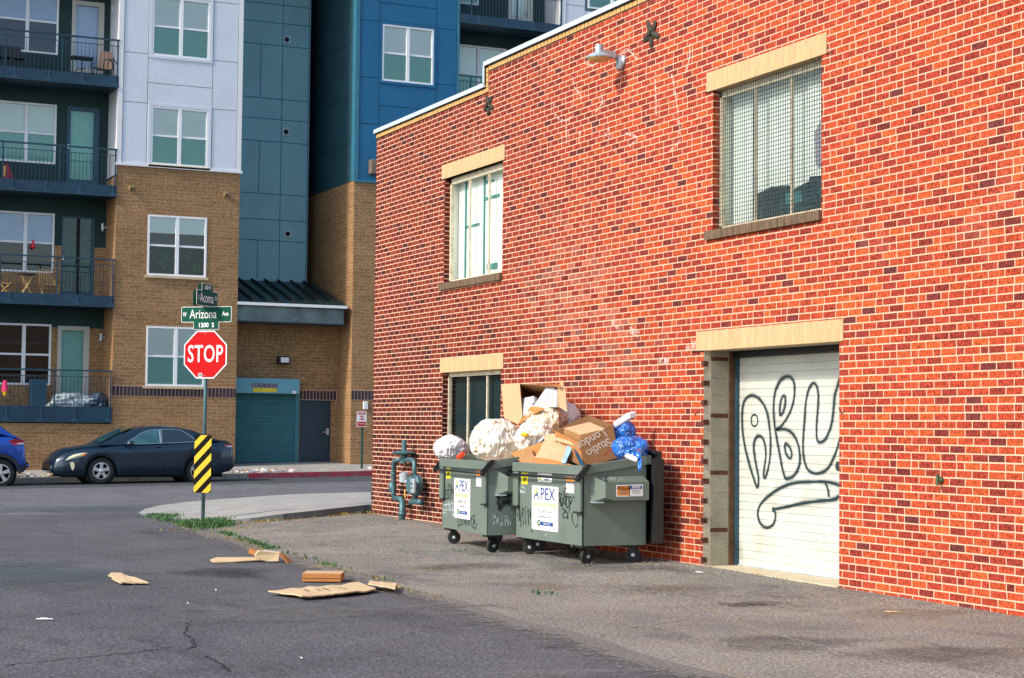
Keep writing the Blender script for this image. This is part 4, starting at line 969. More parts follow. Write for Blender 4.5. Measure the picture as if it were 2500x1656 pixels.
b2 = blade('street_name_sign', cc2, A2, .70, .25, .36, .115, True, [('S', -.285, .0, .10, .7, .0015), ('Acoma', -.02, 0, .22, .72, .001), ('St', .285, .02, .09, .72, .0015), ('100 W', 0, 't', .095, .8, .002)], 'green Acoma street name blade turned aside')
bb = cc2-A2n*.09+A2*.05
plate(rrect(.70, .25, .025), bb, A2, UP, .004, M['sign_green'], post, 'rear_blade', lift=0); plate(rrect(.36, .115, .02, cy=.18), bb, A2, UP, .004, M['sign_green'], post, 'rear_tab')
# object marker
mc = ax(zD(900+870/3.733), .045)+RT*.0
mk = plate(rrect(.305, .915, .035), mc, RT, UP, .003, M['sign_black'], post, 'object_marker')
def clip_poly(poly, a, b_, c):                        # keep a*x+b*y<=c
    out = []
    for i in range(len(poly)):
        p, q = poly[i], poly[(i+1) % len(poly)]; dp, dq = a*p[0]+b_*p[1]-c, a*q[0]+b_*q[1]-c
        if dp <= 0: out.append(p)
        if dp*dq < 0: t = dp/(dp-dq); out.append((p[0]+(q[0]-p[0])*t, p[1]+(q[1]-p[1])*t))
    return out
rr = rrect(.300, .910, .033)
for i in range(-1, 4):                                # stripes rising to the right
    c0_ = -.56+i*.235+.235
    pl_ = clip_poly(clip_poly(rr, -1, 1, c0_+.1175), 1, -1, -c0_)
    if len(pl_) > 2: plate(pl_, mc, RT, UP, .001, M['sign_yellow'], mk, 'yellow_stripe', lift=.0015)
c0_ = -.56+4*.235+.235
pl_ = clip_poly(clip_poly(rr, -1, 1, c0_+.1175), 1, -1, -c0_)
if len(pl_) > 2: plate(pl_, mc, RT, UP, .001, M['sign_yellow'], mk, 'yellow_stripe', lift=.0015)

# no-parking sign across the street
np_ = atY(883, 1140, 48.3); np_.z = fz(np_.x, 48.3)
nps = thing('parking_sign', np_, 'small red and white parking restriction sign on a thin green post across the street', 'sign')
b = MB(); b.box(np_.x-.03, np_.x+.03, 48.3-.02, 48.3+.02, np_.z-.02, atY(883, 1006, 48.3).z); b.build('post', surf('green_post', (.02,.07,.05,1), .6), nps)
c = atY(883, 1023.5, 48.26); EX = Vector((1, 0, 0))
pl = plate(rrect(.30, .45, .03), c, EX, UP, .003, M['sign_white'], nps, 'sign_plate')
plate(rrect(.25, .07, .01, cy=.165), c, EX, UP, .001, M['sign_red'], pl, 'red_header', lift=.002); plate(rrect(.26, .13, .02, cy=-.14), c, EX, UP, .001, M['sign_red'], pl, 'red_panel', lift=.002)
text('NO PARKING', c+UP*.165, EX, UP, .05, M['sign_white'], pl, sx=.7, bold=.001, lift=.004); text('FIRE', c+UP*.07, EX, UP, .07, M['sign_red'], pl, sx=.8, bold=.002, lift=.003); text('LANE', c+UP*0, EX, UP, .07, M['sign_red'], pl, sx=.8, bold=.002, lift=.003); text('TOW AWAY', c-UP*.14, EX, UP, .05, M['sign_white'], pl, sx=.7, bold=.001, lift=.004)
# shutter lettering
sp = atY(646, 942, RY-.36); text('COOKSON', sp, EX, UP, .16, surf('maroon_ink', (.22,.01,.05,1), .6), sh, sx=1.0, bold=.004, lift=.002)

# ================================================================= fixtures on the red wall
# gooseneck wall lamp
p = atX(1522, 150, WX); lp = thing('wall_lamp', (WX, p.y, p.z), 'grey barn-style lamp with a yellowed lens high on the red brick wall', 'lamp')
b = MB(); b.lathe((WX, p.y, p.z), (-1, 0, 0), [(-.01, .075), (.03, .075), (.05, .05)], 14); b.lathe((WX-.05, p.y, p.z-.10), (0, 0, 1), [(0, .045), (.14, .05), (.16, .03)], 12); b.build('mount', M['galv_light'], lp, smooth=False)
hd = Vector((WX-.33, p.y+.0, p.z+.03))
b = MB(); b.tube([(WX-.04, p.y, p.z+.03), (WX-.12, p.y, p.z+.05), (WX-.22, p.y, p.z+.04)], .035, 10); b.build('arm', M['galv_light'], lp, smooth=True)
b = MB(); b.lathe(hd, (0, 0, 1), [(-.03, .150), (-.015, .155), (.01, .135), (.035, .08), (.05, .055), (.055, .05), (.10, .05), (.14, .045), (.145, .02)], 20); b.obox(hd+Vector((0, -.05, -.01)), (.2, 0, 0), (0, .1, 0), (0, 0, .08)); b.build('lamp_shade', M['galv_light'], lp)
MB().lathe(hd, (0, 0, -1), [(.025, .14), (.04, .135), (.06, .10), (.07, .04)], 18).build('lens', surf('yellowed_lens', (.62,.42,.12,1), .3), lp, smooth=True)
# star-shaped wall anchors
def anchor(px, py, s, rot, label):
    p = atX(px, py, WX); a = MB(); c = Vector((WX-.02, p.y, p.z))
    for k in range(5):
        t = R(rot+72*k); d = Vector((0, math.cos(t), math.sin(t))); n = Vector((0, -d.z, d.y)); L = s*(.9 if k % 2 else 1.05)
        a.add([c-n*.035, c+n*.035, c+d*L*.75+n*.04, c+d*L, c+d*L*.75-n*.04, c+Vector((-.03, 0, 0)), c+d*L*.7+Vector((-.018, 0, 0))], [(0, 5, 6, 4), (5, 1, 2, 6), (6, 2, 3), (6, 3, 4)])
    a.lathe(c, (-1, 0, 0), [(0, .04), (.04, .035), (.045, .01)], 8)
    tag(a.build('wall_anchor', surf('rusted_iron', (.035,.033,.02,1), .8, var=.5, vscale=30)), label, 'wall anchor', 'star-shaped iron wall anchors')
anchor(1195, 257, .17, 60, 'star-shaped iron wall anchor just below the step in the parapet'); anchor(1593, 82, .20, 58, 'star-shaped iron wall anchor above and right of the wall lamp')
# conduit stub on the right part of the wall
p = atX(2300, 1172, WX); b = MB(); b.lathe((WX, p.y, p.z), (-1, 0, 0), [(0, .028), (.02, .028), (.04, .014), (.06, .014)], 10); b.lathe((WX-.05, p.y, p.z-.05), (0, 0, 1), [(0, .015), (.1, .015)], 8)
tag(b.build('hose_tap', surf('green_brass', (.06,.12,.05,1), .6, .3)), 'small green tap sticking out of the brick wall right of the roll-up door', 'tap')
p = atX(911, 1209, WX); b = MB(); b.box(WX-.0, WX+.16, YC+.0, YC+.06, p.z-.1, p.z+.1); tag(b.build('corner_box', M['dark_metal'], bevel=.015), 'small dark box on the wall corner beside the gas meter', 'utility box')

# gas meter assembly
gm = thing('gas_meter', (WX-.2, 26.0, gz(9.9, 26)), 'teal-grey gas meter with its pipe loop and regulator on the brick wall', 'gas meter')
def gp(x, y, X=None): return atX(900+x/5.6, 1040+y/5.6, X or WX-.16)
b = MB()
b.tube([gp(455, 1350), gp(462, 1010)], .05, 12); b.tube([gp(462, 1180), gp(460, 1215)], .062, 12)
b.tube([gp(462, 1020), gp(440, 1000), gp(345, 985)], .042, 10); b.tube([gp(345, 1000), gp(340, 900), gp(345, 500), gp(370, 470), gp(440, 462)], .038, 10)
b.tube([gp(328, 770), gp(328, 910)], .062, 12); b.tube([gp(340, 640), gp(340, 670)], .05, 10)
b.tube([gp(500, 465), gp(590, 462), gp(625, 490), gp(628, 740)], .036, 10); b.tube([gp(632, 900), gp(635, 1010)], .04, 10)
b.tube([gp(575, 1050), gp(600, 1035), gp(700, 1040), gp(720, 1050)], .045, 10)
b.build('pipe', M['galv'], gm, smooth=True)
b = MB(); c = gp(485, 372); b.lathe(c, (0, 0, 1), [(-.03, .05), (-.015, .17), (0, .19), (.015, .17), (.04, .06), (.05, .04), (.19, .04), (.195, .035)], 20); b.lathe(gp(480, 460), (0, 0, 1), [(-.06, .05), (.05, .055), (.09, .07)], 14); b.build('regulator', M['galv'], gm)
b = MB(); c = gp(645, 815); b.lathe(c+Vector((.06, 0, 0)), (-1, 0, 0), [(0, .15), (.02, .165), (.08, .165), (.1, .15), (.16, .14), (.18, .10)], 18)
b.lathe(c+Vector((-.05, -.12, 0)), (-1, -.3, 0), [(0, .07), (.05, .07), (.06, .03)], 12); b.build('meter_body', M['galv'], gm)
b = MB(); c = gp(588, 822, WX-.36); b.obox(c+Vector((0, .07, -.11)), (.05, 0, 0), (0, -.14, 0), (0, 0, .22)); b.build('index_plate', M['galv_light'], gm, bevel=.02)
b = MB(); 
for q in ((585, 792), (582, 850)): b.lathe(gp(*q, WX-.37), (-1, 0, 0), [(0, .016), (.005, .016)], 8)
b.build('dial', M['black'], gm)
b = MB(); c = gp(490, 710); b.lathe(c, (0, 0, 1), [(-.07, .08), (.06, .085), (.07, .06), (.09, .03)], 14); b.tube([gp(500, 760), gp(560, 775)], .03, 8); b.build('relief_valve', M['galv_light'], gm)
b = MB(); b.tube([gp(495, 870), gp(500, 985)], .008, 6); b.build('yellow_tag', M['sign_yellow'], gm)
# ================================================================= dumpsters
M['dump_green'] = surf('dumpster_green', (.125,.165,.138,1), .5, var=.10, vscale=2.2, grain=.10, gscale=60, bmp=.08, dirt=(.06,.085,.07,1), dscale=3, dlo=.58, dhi=.85, stretch=(1, 1, .5))
M['rust_edge'] = surf('rusty_steel', (.16,.06,.02,1), .8, var=.4, vscale=20)
M['sticker_yellow'] = surf('yellow_sticker', (.75,.68,.02,1), .5, bmp=0)
M['sticker_orange'] = surf('orange_sticker', (.80,.25,.01,1), .5, bmp=0)
M['placard_blue'] = surf('placard_blue', (.012,.06,.26,1), .5, bmp=0); M['placard_green'] = surf('placard_green', (.42,.62,.12,1), .5, bmp=0); M['ink_grey'] = surf('grey_ink', (.2,.22,.25,1), .6, bmp=0)
M['tag_black'] = fademat('black_marker', (.012,.02,.02,1), .36, .5, .95, 14); M['tag_white'] = fademat('white_marker', (.6,.66,.7,1), .40, .55, .8, 18)
def dumpster(loc, yaw, zb, label, W=1.74, D=.80):
    # local frame: u to the right along the front face (towards -y), d away from the camera (+x), z up; origin at the front left bottom corner on the ground
    U = Vector((math.sin(yaw)*-1, -math.cos(yaw), 0)); Dv = Vector((math.cos(yaw), -math.sin(yaw), 0)); O = Vector(loc)
    def P(u, d, z): return O+U*u+Dv*d+Vector((0, 0, z))
    root = thing('dumpster', loc, label, 'dumpster', 'green wheeled dumpsters along the brick wall')
    zt, zk = .87+zb, .985+zb
    b = MB(); t = .012
    def q(*a): b.quad(*[P(*p) for p in a])
    def wall_(p0, p1, z0a, z1a, z1b, inn):            # thin sheet wall
        a, c = Vector(p0), Vector(p1); i = Vector(inn)*t
        A = [P(a.x, a.y, z0a), P(c.x, c.y, z0a), P(c.x, c.y, z1b), P(a.x, a.y, z1a)]; B = [P(a.x+i.x, a.y+i.y, z0a), P(c.x+i.x, c.y+i.y, z0a), P(c.x+i.x, c.y+i.y, z1b), P(a.x+i.x, a.y+i.y, z1a)]
        b.add(A+B, [(0, 1, 2, 3), (5, 4, 7, 6), (3, 2, 6, 7), (0, 3, 7, 4), (1, 5, 6, 2)])
    wall_((0, 0), (W, 0), zb, zt, zt, (0, 1)); wall_((W, 0), (W, D), zb, zt, zk, (-1, 0)); wall_((W, D), (0, D), zb, zk, zk, (0, -1)); wall_((0, D), (0, 0), zb, zk, zt, (1, 0))
    q((0, 0, zb), (0, D, zb), (W, D, zb), (W, 0, zb)); q((.01, .01, zb+.02), (W-.01, .01, zb+.02), (W-.01, D-.01, zb+.02), (.01, D-.01, zb+.02))
    body = b.build('body', M['dump_green'], root)
    # rim: folded channel round the top
    b = MB(); rr_ = .035
    b.obox(P(-rr_, -rr_, zt-.095), U*(W+2*rr_), Dv*(rr_+.02), UP*.10)
    for u0 in (-rr_, W-.02+.0):
        vs = [P(u0, 0, zt-.095), P(u0+rr_+.02, 0, zt-.095), P(u0+rr_+.02, D, zk-.095), P(u0, D, zk-.095), P(u0, 0, zt+.005), P(u0+rr_+.02, 0, zt+.005), P(u0+rr_+.02, D, zk+.005), P(u0, D, zk+.005)]
        b.add(vs, [(0, 1, 2, 3), (7, 6, 5, 4), (1, 0, 4, 5), (2, 1, 5, 6), (3, 2, 6, 7), (0, 3, 7, 4)])
    b.obox(P(-rr_, D-.02, zk-.095), U*(W+2*rr_), Dv*(.055), UP*.10)
    b.obox(P(-rr_-.004, -rr_-.006, zt-.098), U*(W+2*rr_+.008), Dv*.012, UP*.014)
    b.build('rim', M['dump_green'], root, bevel=.006)
    # corner bumper ribs on the front
    for u in (-.012, W-.118):
        b = MB(); b.obox(P(u, -.045, zb+.36), U*.13, Dv*.046, UP*(zt-.10-zb-.36)); b.build('corner_rib', M['dump_green'], root, bevel=.02)
        MB().obox(P(u-.002, -.048, zb+.352), U*.134, Dv*.05, UP*.012).build('rib_cap', M['black_steel'], root)
    # fork pockets on both sides
    for s, u0 in ((1, W), (-1, 0)):
        b = MB(); dd0, dd1 = .20, D-.06; w = .15*s; z0, z1 = zb+.50, zb+.70
        prof_ = [(0, z0-.02), (w, z0), (w, z1), (0, z1+.07)]
        A = [P(u0+x, dd0+.10, z) for x, z in prof_]; B = [P(u0+x, dd1, z) for x, z in prof_]
        if s < 0: A, B = B, A
        b.add(A+B, [(0, 1, 5, 4), (1, 2, 6, 5), (2, 3, 7, 6), (3, 0, 4, 7), (3, 2, 1, 0) if s > 0 else (0, 1, 2, 3)])
        b.build('fork_pocket', M['dump_green'], root)
        g = MB(); g.add([P(u0, dd0-.10, z0-.02), P(u0+w, dd0, z0+.03), P(u0+w, dd0, z1-.0), P(u0, dd0-.10, z1+.07), P(u0+w, dd0+.10, z0+.0), P(u0+w, dd0+.10, z1), P(u0, dd0+.1, z0-.02), P(u0, dd0-.1, z0-.02)],
            [(0, 1, 2, 3), (1, 4, 5, 2), (7, 6, 4, 1)]); g.build('pocket_brace', M['dump_green'], root)
        MB().obox(P(u0+.0, dd0-.11, z0-.03), U*w*.9, Dv*.10, UP*.014).build('brace_foot', M['galv_light'], root)
    # push bar with brackets
    b = MB(); b.tube([P(-.09, -.085, zt-.135), P(W+.07, -.085, zt-.135)], .016, 8); b.build('lock_bar', M['black_steel'], root, smooth=True)
    for u in (-.07, W+.03):
        b = MB(); b.prism([P(u, -.105, zt-.165), P(u, -.07, zt-.165), P(u, .05, zt-.03), P(u, .07, zt+.02), P(u, .02, zt+.02), P(u, -.105, zt-.115)], U*.03); b.build('bar_bracket', M['black_steel'], root)
    # lids folded back behind
    b = MB(); b.obox(P(.02, D+.09, zb+.02), U*(W+.06), Dv*.05, UP*(zk-zb+.03)); 
    for k in range(9): b.obox(P(.05+k*(W-.05)/8.2, D+.075, zb+.05), U*.07, Dv*.016, UP*(zk-zb-.1))
    b.obox(P(W+.06, D+.02, zb+.02), U*.05, Dv*.13, UP*(zk-zb-.05)); b.tube([P(-.04, D+.07, zk+.04), P(W+.06, D+.07, zk+.04)], .025, 8)
    b.build('folded_lid', M['black_plastic'], root)
    # casters
    for u, d, a in ((.13, .10, 20), (W-.13, .10, -15), (.13, D-.12, 60), (W-.13, D-.12, 35)):
        c = P(u, d, 0); gzc = gz(c.x, c.y); r = .082; cz = gzc+r
        fk = MB(); fk.obox(Vector((c.x, c.y, zb+O.z-.028))-U*.09-Dv*.08, U*.18, Dv*.16, UP*.026)
        w = Vector((math.sin(R(a)), math.cos(R(a)), 0)); dr_ = Vector((w.y, -w.x, 0)); wc = Vector((c.x, c.y, cz))+dr_*.02
        for s in (-1, 1): fk.add([Vector((c.x, c.y, zb+O.z-.03))+w*s*.036-dr_*.03, Vector((c.x, c.y, zb+O.z-.03))+w*s*.036+dr_*.05, wc+w*s*.036+dr_*.02-UP*.02, wc+w*s*.036-dr_*.02-UP*.02], [(0, 1, 2, 3)])
        cs = fk.build('caster', M['black_steel'], root)
        MB().lathe(wc-w*.025, w, [(0, r*.45), (.002, r*.8), (.006, r), (.044, r), (.048, r*.8), (.05, r*.45)], 20).build('wheel', M['black_rubber'], cs)
        MB().lathe(wc-w*.04, w, [(0, .012), (.004, .022), (.076, .022), (.08, .012)], 10).build('axle', M['galv_light'], cs)
    return root, P, U, Dv
dA, PA, UA, DA = dumpster((8.645, 20.92, gz(8.7, 20.5)), R(4.6), .205, 'green dumpster nearer the gas meter, heaped with clear trash bags')
dB, PB, UB, DB = dumpster((8.80, 19.02, gz(8.8, 18.2)), 0, .205, 'green dumpster nearer the roll-up door, heaped with cardboard boxes')
def placard(root, P, U, Dv, u0, z0, W=.69, H=.505):
    n = U.cross(UP); c = P(u0+W/2, -.006, z0+H/2)
    pl = plate(rrect(W, H, .02), c, U, UP, .003, M['sign_white'], root, 'placard')
    k = H/.505; w = W/.69
    def T(s, x, y, sz, mt, sx, bo=.0): text(s, c+U*x*w+UP*y*k, U, UP, sz*k, mt, pl, 'lettering', sx=sx*w, bold=bo, lift=.002)
    T('A', -.225, .155, .20, M['placard_blue'], 1.05, .001); T('PEX', .068, .155, .20, M['placard_blue'], 1.12, .001)
    plate([(-.045, -.03), (.0, -.02), (.03, .02), (.004, .062), (-.012, .055)], c+U*(-.225*w+.0)+UP*(.175*k), U, UP, .0006, M['placard_green'], pl, 'green_swoosh', lift=.004)
    T('WASTE SOLUTIONS', 0, .035, .062, M['placard_green'], 1.05, .001); T('303-841-7144', 0, -.04, .062, M['ink_grey'], 1.0, .0); T('www.apexwasteinc.com', 0, -.095, .032, M['ink_grey'], .95)
    plate(rrect(.32*w, .045*k, .01, cx=.06, cy=-.175*k), c, U, UP, .0006, M['placard_blue'], pl, 'blue_bar', lift=.002); plate([(-.15+.05*math.cos(a*.5236), -.172*k+.036*math.sin(a*.5236)) for a in range(12)], c, U, UP, .0006, M['placard_blue'], pl, 'round_logo', lift=.0022)
    plate([(-.15+.028*math.cos(a*.5236), -.172*k+.02*math.sin(a*.5236)) for a in range(12)], c, U, UP, .0006, M['placard_green'], pl, 'logo_center', lift=.003)
    T('RECYCLE', .06, -.175, .032, M['sign_white'], 1.3)
placard(dB, PB, UB, DB, .455, .205+.115); placard(dA, PA, UA, DA, .50, .205+.15, .62, .49)
def sticker(root, P, U, x0, x1, z0, z1, mt, name='sticker', txt=None, tm=None, ts=.1, d=-.003):
    c = P((x0+x1)/2, d, (z0+z1)/2); s = plate(rrect(x1-x0, z1-z0, .004), c, U, UP, .002, M[mt], root, name)
    if txt: text(txt, c, U, UP, ts, tm or M['ink_black'], s, 'lettering', sx=.9, bold=.002, lift=.0015)
    return s
for (rt_, P_, U_) in ((dB, PB, UB), (dA, PA, UA)):
    sticker(rt_, P_, U_, .16, .33, .83, .965, 'sticker_yellow', txt='2yd', ts=.085)
    sticker(rt_, P_, U_, 1.33, 1.53, .90, .955, 'sticker_orange'); sticker(rt_, P_, U_, 1.33, 1.53, .77, .88, 'sign_white', 'paper_notice')
s = sticker(dB, PB, UB, .60, .97, .87, .975, 'sign_white', 'recycler_sticker'); c = PB(.66, -.006, .92)
plate([(0, .04), (-.04, -.03), (.04, -.03)], c, UB, UP, .0006, M['placard_green'], s, 'green_mark', lift=.001); text('RECYCLE', PB(.84, -.006, .935), UB, UP, .04, M['ink_black'], s, sx=1.1, lift=.001); text('WASTE', PB(.84, -.006, .90), UB, UP, .035, M['placard_blue'], s, sx=1.1, lift=.001)
# warning stickers on the fork pocket of the near dumpster
yR = PB(1.74+.15, 0, 0).y; EX = Vector((1, 0, 0))
def fpk(x, y): return atY(1200+x/5.226, 1100+y/5.226, yR-.004)
c = (fpk(1675, 515)+fpk(1845, 515))/2; cl, cr = fpk(1680, 515), fpk(1845, 510); w = (fpk(1765, 515)-fpk(1600, 515)).x; h = (fpk(1700, 450)-fpk(1700, 585)).z
for cen, mt, hd_, tx, tm in ((cl, 'sticker_orange', 'sign_black', 'CAUTION', M['sticker_orange']), (cr, 'sign_white', 'placard_blue', 'NOTICE', M['sign_white'])):
    s = plate(rrect(w+.012, h+.012, .008), cen, EX, UP, .001, M['sign_white'], dB, 'warning_sticker'); plate(rrect(w-.01, h-.012, .004), cen, EX, UP, .001, M[mt], s, 'sticker_face', lift=.0012)
    plate(rrect(w-.012, h*.34, .004, cy=h*.29), cen, EX, UP, .001, M[hd_], s, 'sticker_header', lift=.0022); text(tx, cen+UP*h*.29, EX, UP, h*.34, tm, s, sx=.72, bold=.001, lift=.0045)
    for k in range(3): plate(rrect(w*.7, .006, .002, cy=h*(.02-.14*k)), cen, EX, UP, .0004, M['ink_grey'], s, 'small_print', lift=.0028)
# marker tags
def tagstrokes(root, name, pts_list, wid, mt, fn, nrm):
    b = MB()
    for s in pts_list: stroke(b, smooth_path([fn(*p) for p in s]), wid, nrm, mi=0)
    b.build(name, M[mt], root)
fB = lambda x, y: atP(1200+x/5.226, 1100+y/5.226, PB(0, -.004, 0), UB.cross(UP))
tagstrokes(dB, 'marker_tag', [[(335,680),(350,780),(360,870)], [(325,800),(345,850),(370,890)], [(360,730),(365,850),(375,985)], [(345,900),(375,840),(395,780)], [(395,720),(400,840),(405,950)], [(405,740),(430,800),(435,950)], [(430,720),(450,740),(470,850),(470,950)], [(500,730),(500,860),(510,1000),(520,1060)], [(465,740),(490,820),(505,870)]], .022, 'tag_black', fB, UB.cross(UP))
tagstrokes(dB, 'marker_tag', [[(850,540),(870,600),(880,700)], [(855,545),(890,560),(880,620),(865,640),(900,680),(875,710)], [(905,600),(910,660),(895,720)], [(910,600),(935,690),(945,600),(940,560)], [(930,500),(945,480),(965,500),(955,560),(930,590),(920,540),(935,490)], [(960,590),(985,600),(985,700),(960,730),(950,650),(960,590)], [(995,600),(1000,700),(985,790)], [(995,590),(1025,610),(1015,660),(1000,680)], [(1045,585),(1050,610)], [(1062,640),(1066,665)], [(1075,470),(1080,560),(1078,630)], [(900,740),(930,760),(960,790),(970,850),(930,850),(905,820),(930,790),(965,800),(972,880)], [(930,870),(905,830)]], .024, 'tag_black', fB, UB.cross(UP))
tagstrokes(dB, 'marker_loop', [[(1020,870),(1030,800),(1060,780),(1090,810),(1100,880),(1090,960),(1070,975),(1040,930),(1030,860),(1025,800)]], .015, 'tag_black', fB, UB.cross(UP))
tagstrokes(dB, 'white_scrawl', [[(340,430),(345,520)], [(365,450),(360,510),(400,520)], [(380,440),(430,500)], [(330,480),(420,470)], [(350,540),(440,530)]], .016, 'tag_white', fB, UB.cross(UP))
tagstrokes(dB, 'scratch_mark', [[(675,1090),(705,1060)], [(1005,1160),(1015,1185)], [(755,1095),(765,1115)]], .012, 'tag_white', fB, UB.cross(UP))
fS = lambda x, y: atY(1020+x/2.903, 880+y/2.903, yR+.07)
tagstrokes(dB, 'white_scrawl', [[(1310,830),(1310,850)], [(1310,840),(1325,838)], [(1325,830),(1325,850)], [(1340,848),(1350,830),(1360,848)], [(1370,848),(1372,832),(1385,848),(1387,832)], [(1400,830),(1400,848),(1415,848)], [(1425,832),(1440,848)], [(1450,835),(1460,850)]], .008, 'tag_white', lambda x, y: atY(1020+x/2.903, 880+y/2.903, yR+.05), NY)
nA = UA.cross(UP); fA = lambda x, y: atP(1020+x/3.2, 1090+y/3.2, PA(0, -.004, 0), nA)
tagstrokes(dA, 'marker_tag', [[(312,540),(315,620)], [(312,540),(340,545),(330,575),(345,600),(315,625)], [(352,615),(355,560),(372,610),(375,555)], [(385,555),(395,600),(380,610),(380,560),(395,560)], [(400,555),(405,620)], [(400,555),(420,560),(415,590),(425,640)], [(440,540),(430,560),(440,590),(455,610),(450,640),(430,620),(445,570)], [(430,535),(432,550)], [(443,532),(445,548)]], .02, 'tag_black', fA, nA)
tagstrokes(dA, 'marker_tag', [[(195,300),(200,360),(195,420)], [(210,290),(215,380),(212,440)], [(200,330),(225,370)], [(225,300),(230,400)], [(235,310),(250,300),(255,360),(240,400),(238,310)], [(262,300),(265,390)], [(262,310),(280,370),(285,300),(288,400)], [(190,390),(230,410),(270,400)], [(205,350),(245,340),(280,345)]], .018, 'tag_black', fA, nA)
tagstrokes(dA, 'white_scrawl', [[(195,430),(200,500)], [(195,460),(250,450),(290,440)], [(215,430),(225,500)], [(240,430),(250,500),(260,430)], [(270,440),(275,500)], [(190,490),(240,500),(290,490)], [(200,515),(205,550)], [(200,515),(215,516)], [(225,515),(226,545)], [(245,510),(246,545)], [(275,500),(265,525),(285,540)]], .018, 'tag_white', fA, nA)
nS = DA*-1; nSd = UA; fC = lambda x, y: atP(1020+x/3.2, 1090+y/3.2, PA(1.745, 0, 0), UA)
tagstrokes(dA, 'side_scrawl', [[(585,535),(592,570),(610,555)], [(605,535),(598,590),(590,615)], [(618,610),(622,560),(632,610)], [(615,590),(635,588)], [(660,565),(645,570),(645,595),(660,600),(655,620),(640,618)], [(665,550),(700,545)], [(680,550),(685,620)], [(710,560),(695,580),(710,600),(700,620)], [(720,560),(725,620)]], .014, 'tag_white', fC, UA)
tagstrokes(dA, 'side_smear', [[(620,395),(660,375),(710,365)], [(615,410),(670,395),(720,385)], [(625,430),(640,470),(635,500)], [(620,440),(680,430),(720,420)], [(640,480),(690,440),(720,450)]], .05, 'tag_black', fC, UA)
# scraps under the dumpsters
for (px, py, s, lab, mt) in ((1212, 1316, .06, 'rusty scrap under the dumpster nearer the gas meter', 'rust_edge'), (1243, 1322, .07, 'crumpled brown scrap between the two dumpsters', 'rust_edge')):
    p = atZ(px, py+8, .06); p.x += .35; p.z = gz(p.x, p.y)
    b = MB()
    for k in range(7):
        q = p+Vector((random.uniform(-s, s), random.uniform(-s, s), random.uniform(0, s))); b.add([q, q+Vector((.06, .02, .01)), q+Vector((.03, .04, .05)), q+Vector((.0, .05, .02))], [(0, 1, 2), (0, 2, 3), (1, 2, 3)])
    tag(b.build('litter_scrap', M[mt]), lab, 'litter')
# ================================================================= rubbish heaped in the dumpsters
def bagmat(name, stops, rough=.28, sc=5., alpha=None, coat=.6, lum=1.0, detail=7):
    m, nt, bs = newmat(name); co = objcoord(nt, (1, 1, 1.4)); wn = nd(nt, 'ShaderNodeTexNoise'); wn.inputs['Scale'].default_value = 6; wn.inputs['Detail'].default_value = 3; nt.links.new(co, wn.inputs['Vector'])
    w = mixc(nt, .18, co, wn.outputs['Color'], 'ADD'); n = noisetex(nt, w, sc, detail, .72); c = ramp(nt, n, stops)
    nt.links.new(c, bs.inputs['Base Color']); bs.inputs['Roughness'].default_value = rough; bs.inputs['Coat Weight'].default_value = coat; bs.inputs['Coat Roughness'].default_value = .12
    n2 = noisetex(nt, objcoord(nt, (1, 1, .45)), 13, 4, .6); bump(nt, bs, n2, .8, .03)
    return m
M['clear_bag'] = bagmat('clear_bag_of_paper', [(.30,(.20,.13,.07)), (.37,(.50,.38,.24)), (.43,(.70,.62,.48)), (.50,(.80,.77,.70)), (.60,(.74,.68,.56)), (.66,(.80,.78,.74)), (.73,(.42,.32,.2))], sc=6.5, detail=4)
M['clear_bag2'] = bagmat('clear_bag_of_wraps', [(.28,(.30,.18,.11)), (.38,(.62,.44,.30)), (.5,(.74,.60,.44)), (.58,(.78,.72,.62)), (.70,(.45,.35,.28))], sc=6., detail=4)
M['white_bag'] = bagmat('white_bag', [(.3,(.60,.62,.64)), (.6,(.80,.80,.80))], .35, 3)
M['blue_bag'] = bagmat('blue_bag', [(.30,(.002,.05,.22)), (.5,(.004,.13,.55)), (.64,(.02,.26,.80)), (.74,(.2,.5,.9))], .2, 5, coat=.8)
def bag(c, r, mat, name, label, group=None, seed=0, amp=.12, squash=1., knots=(), folds=5.):
    bm = bmesh.new(); bmesh.ops.create_icosphere(bm, subdivisions=6, radius=1)
    for v in bm.verts:
        p = v.co.copy(); o = Vector((seed*3.1, seed*1.7, 0))
        n1 = noise.noise(p*1.4+o); rid = 1-abs(noise.noise(p*folds*.5+o*2))*2; rid2 = 1-abs(noise.noise(Vector((p.x*9, p.y*9, p.z*2.4))+o))*2.4
        k = 1+amp*(1.1*n1)+amp*.55*(rid-.6)+amp*.34*(rid2-.5)+amp*.12*(1-abs(noise.noise(p*6+o))*2-.6)+amp*.16*noise.noise(p*22+o)
        for (d, s, ln) in knots:
            dd = Vector(d).normalized(); a = max(0, p.dot(dd)); k += ln*a**s
        v.co = p*k
        v.co = Vector((v.co.x*r[0], v.co.y*r[1], v.co.z*r[2]))
        if v.co.z < -.72*r[2]: v.co.z = -.72*r[2]+.25*(v.co.z+.72*r[2])
    me = bpy.data.meshes.new(name); bm.to_mesh(me); bm.free(); me.polygons.foreach_set('use_smooth', [True]*len(me.polygons)); me.materials.append(mat)
    o = bpy.data.objects.new(name, me); COL.objects.link(o); o.location = c
    return tag(o, label, 'trash bag', group)
g_ = 'bags heaped on the dumpsters'
Zd = lambda x, y, X: atX(1020+x/2.903, 880+y/2.903, X)
bag(Zd(545, 578, 8.98), (.30, .385, .285), M['clear_bag'], 'trash_bag', 'big clear bag stuffed with pale paper, bulging over the rim below the tall open box', g_, 3, .15)
bag(Zd(238, 628, 8.95), (.22, .185, .165), M['white_bag'], 'trash_bag', 'small white bag at the far left end of the dumpsters', g_, 5, .16)
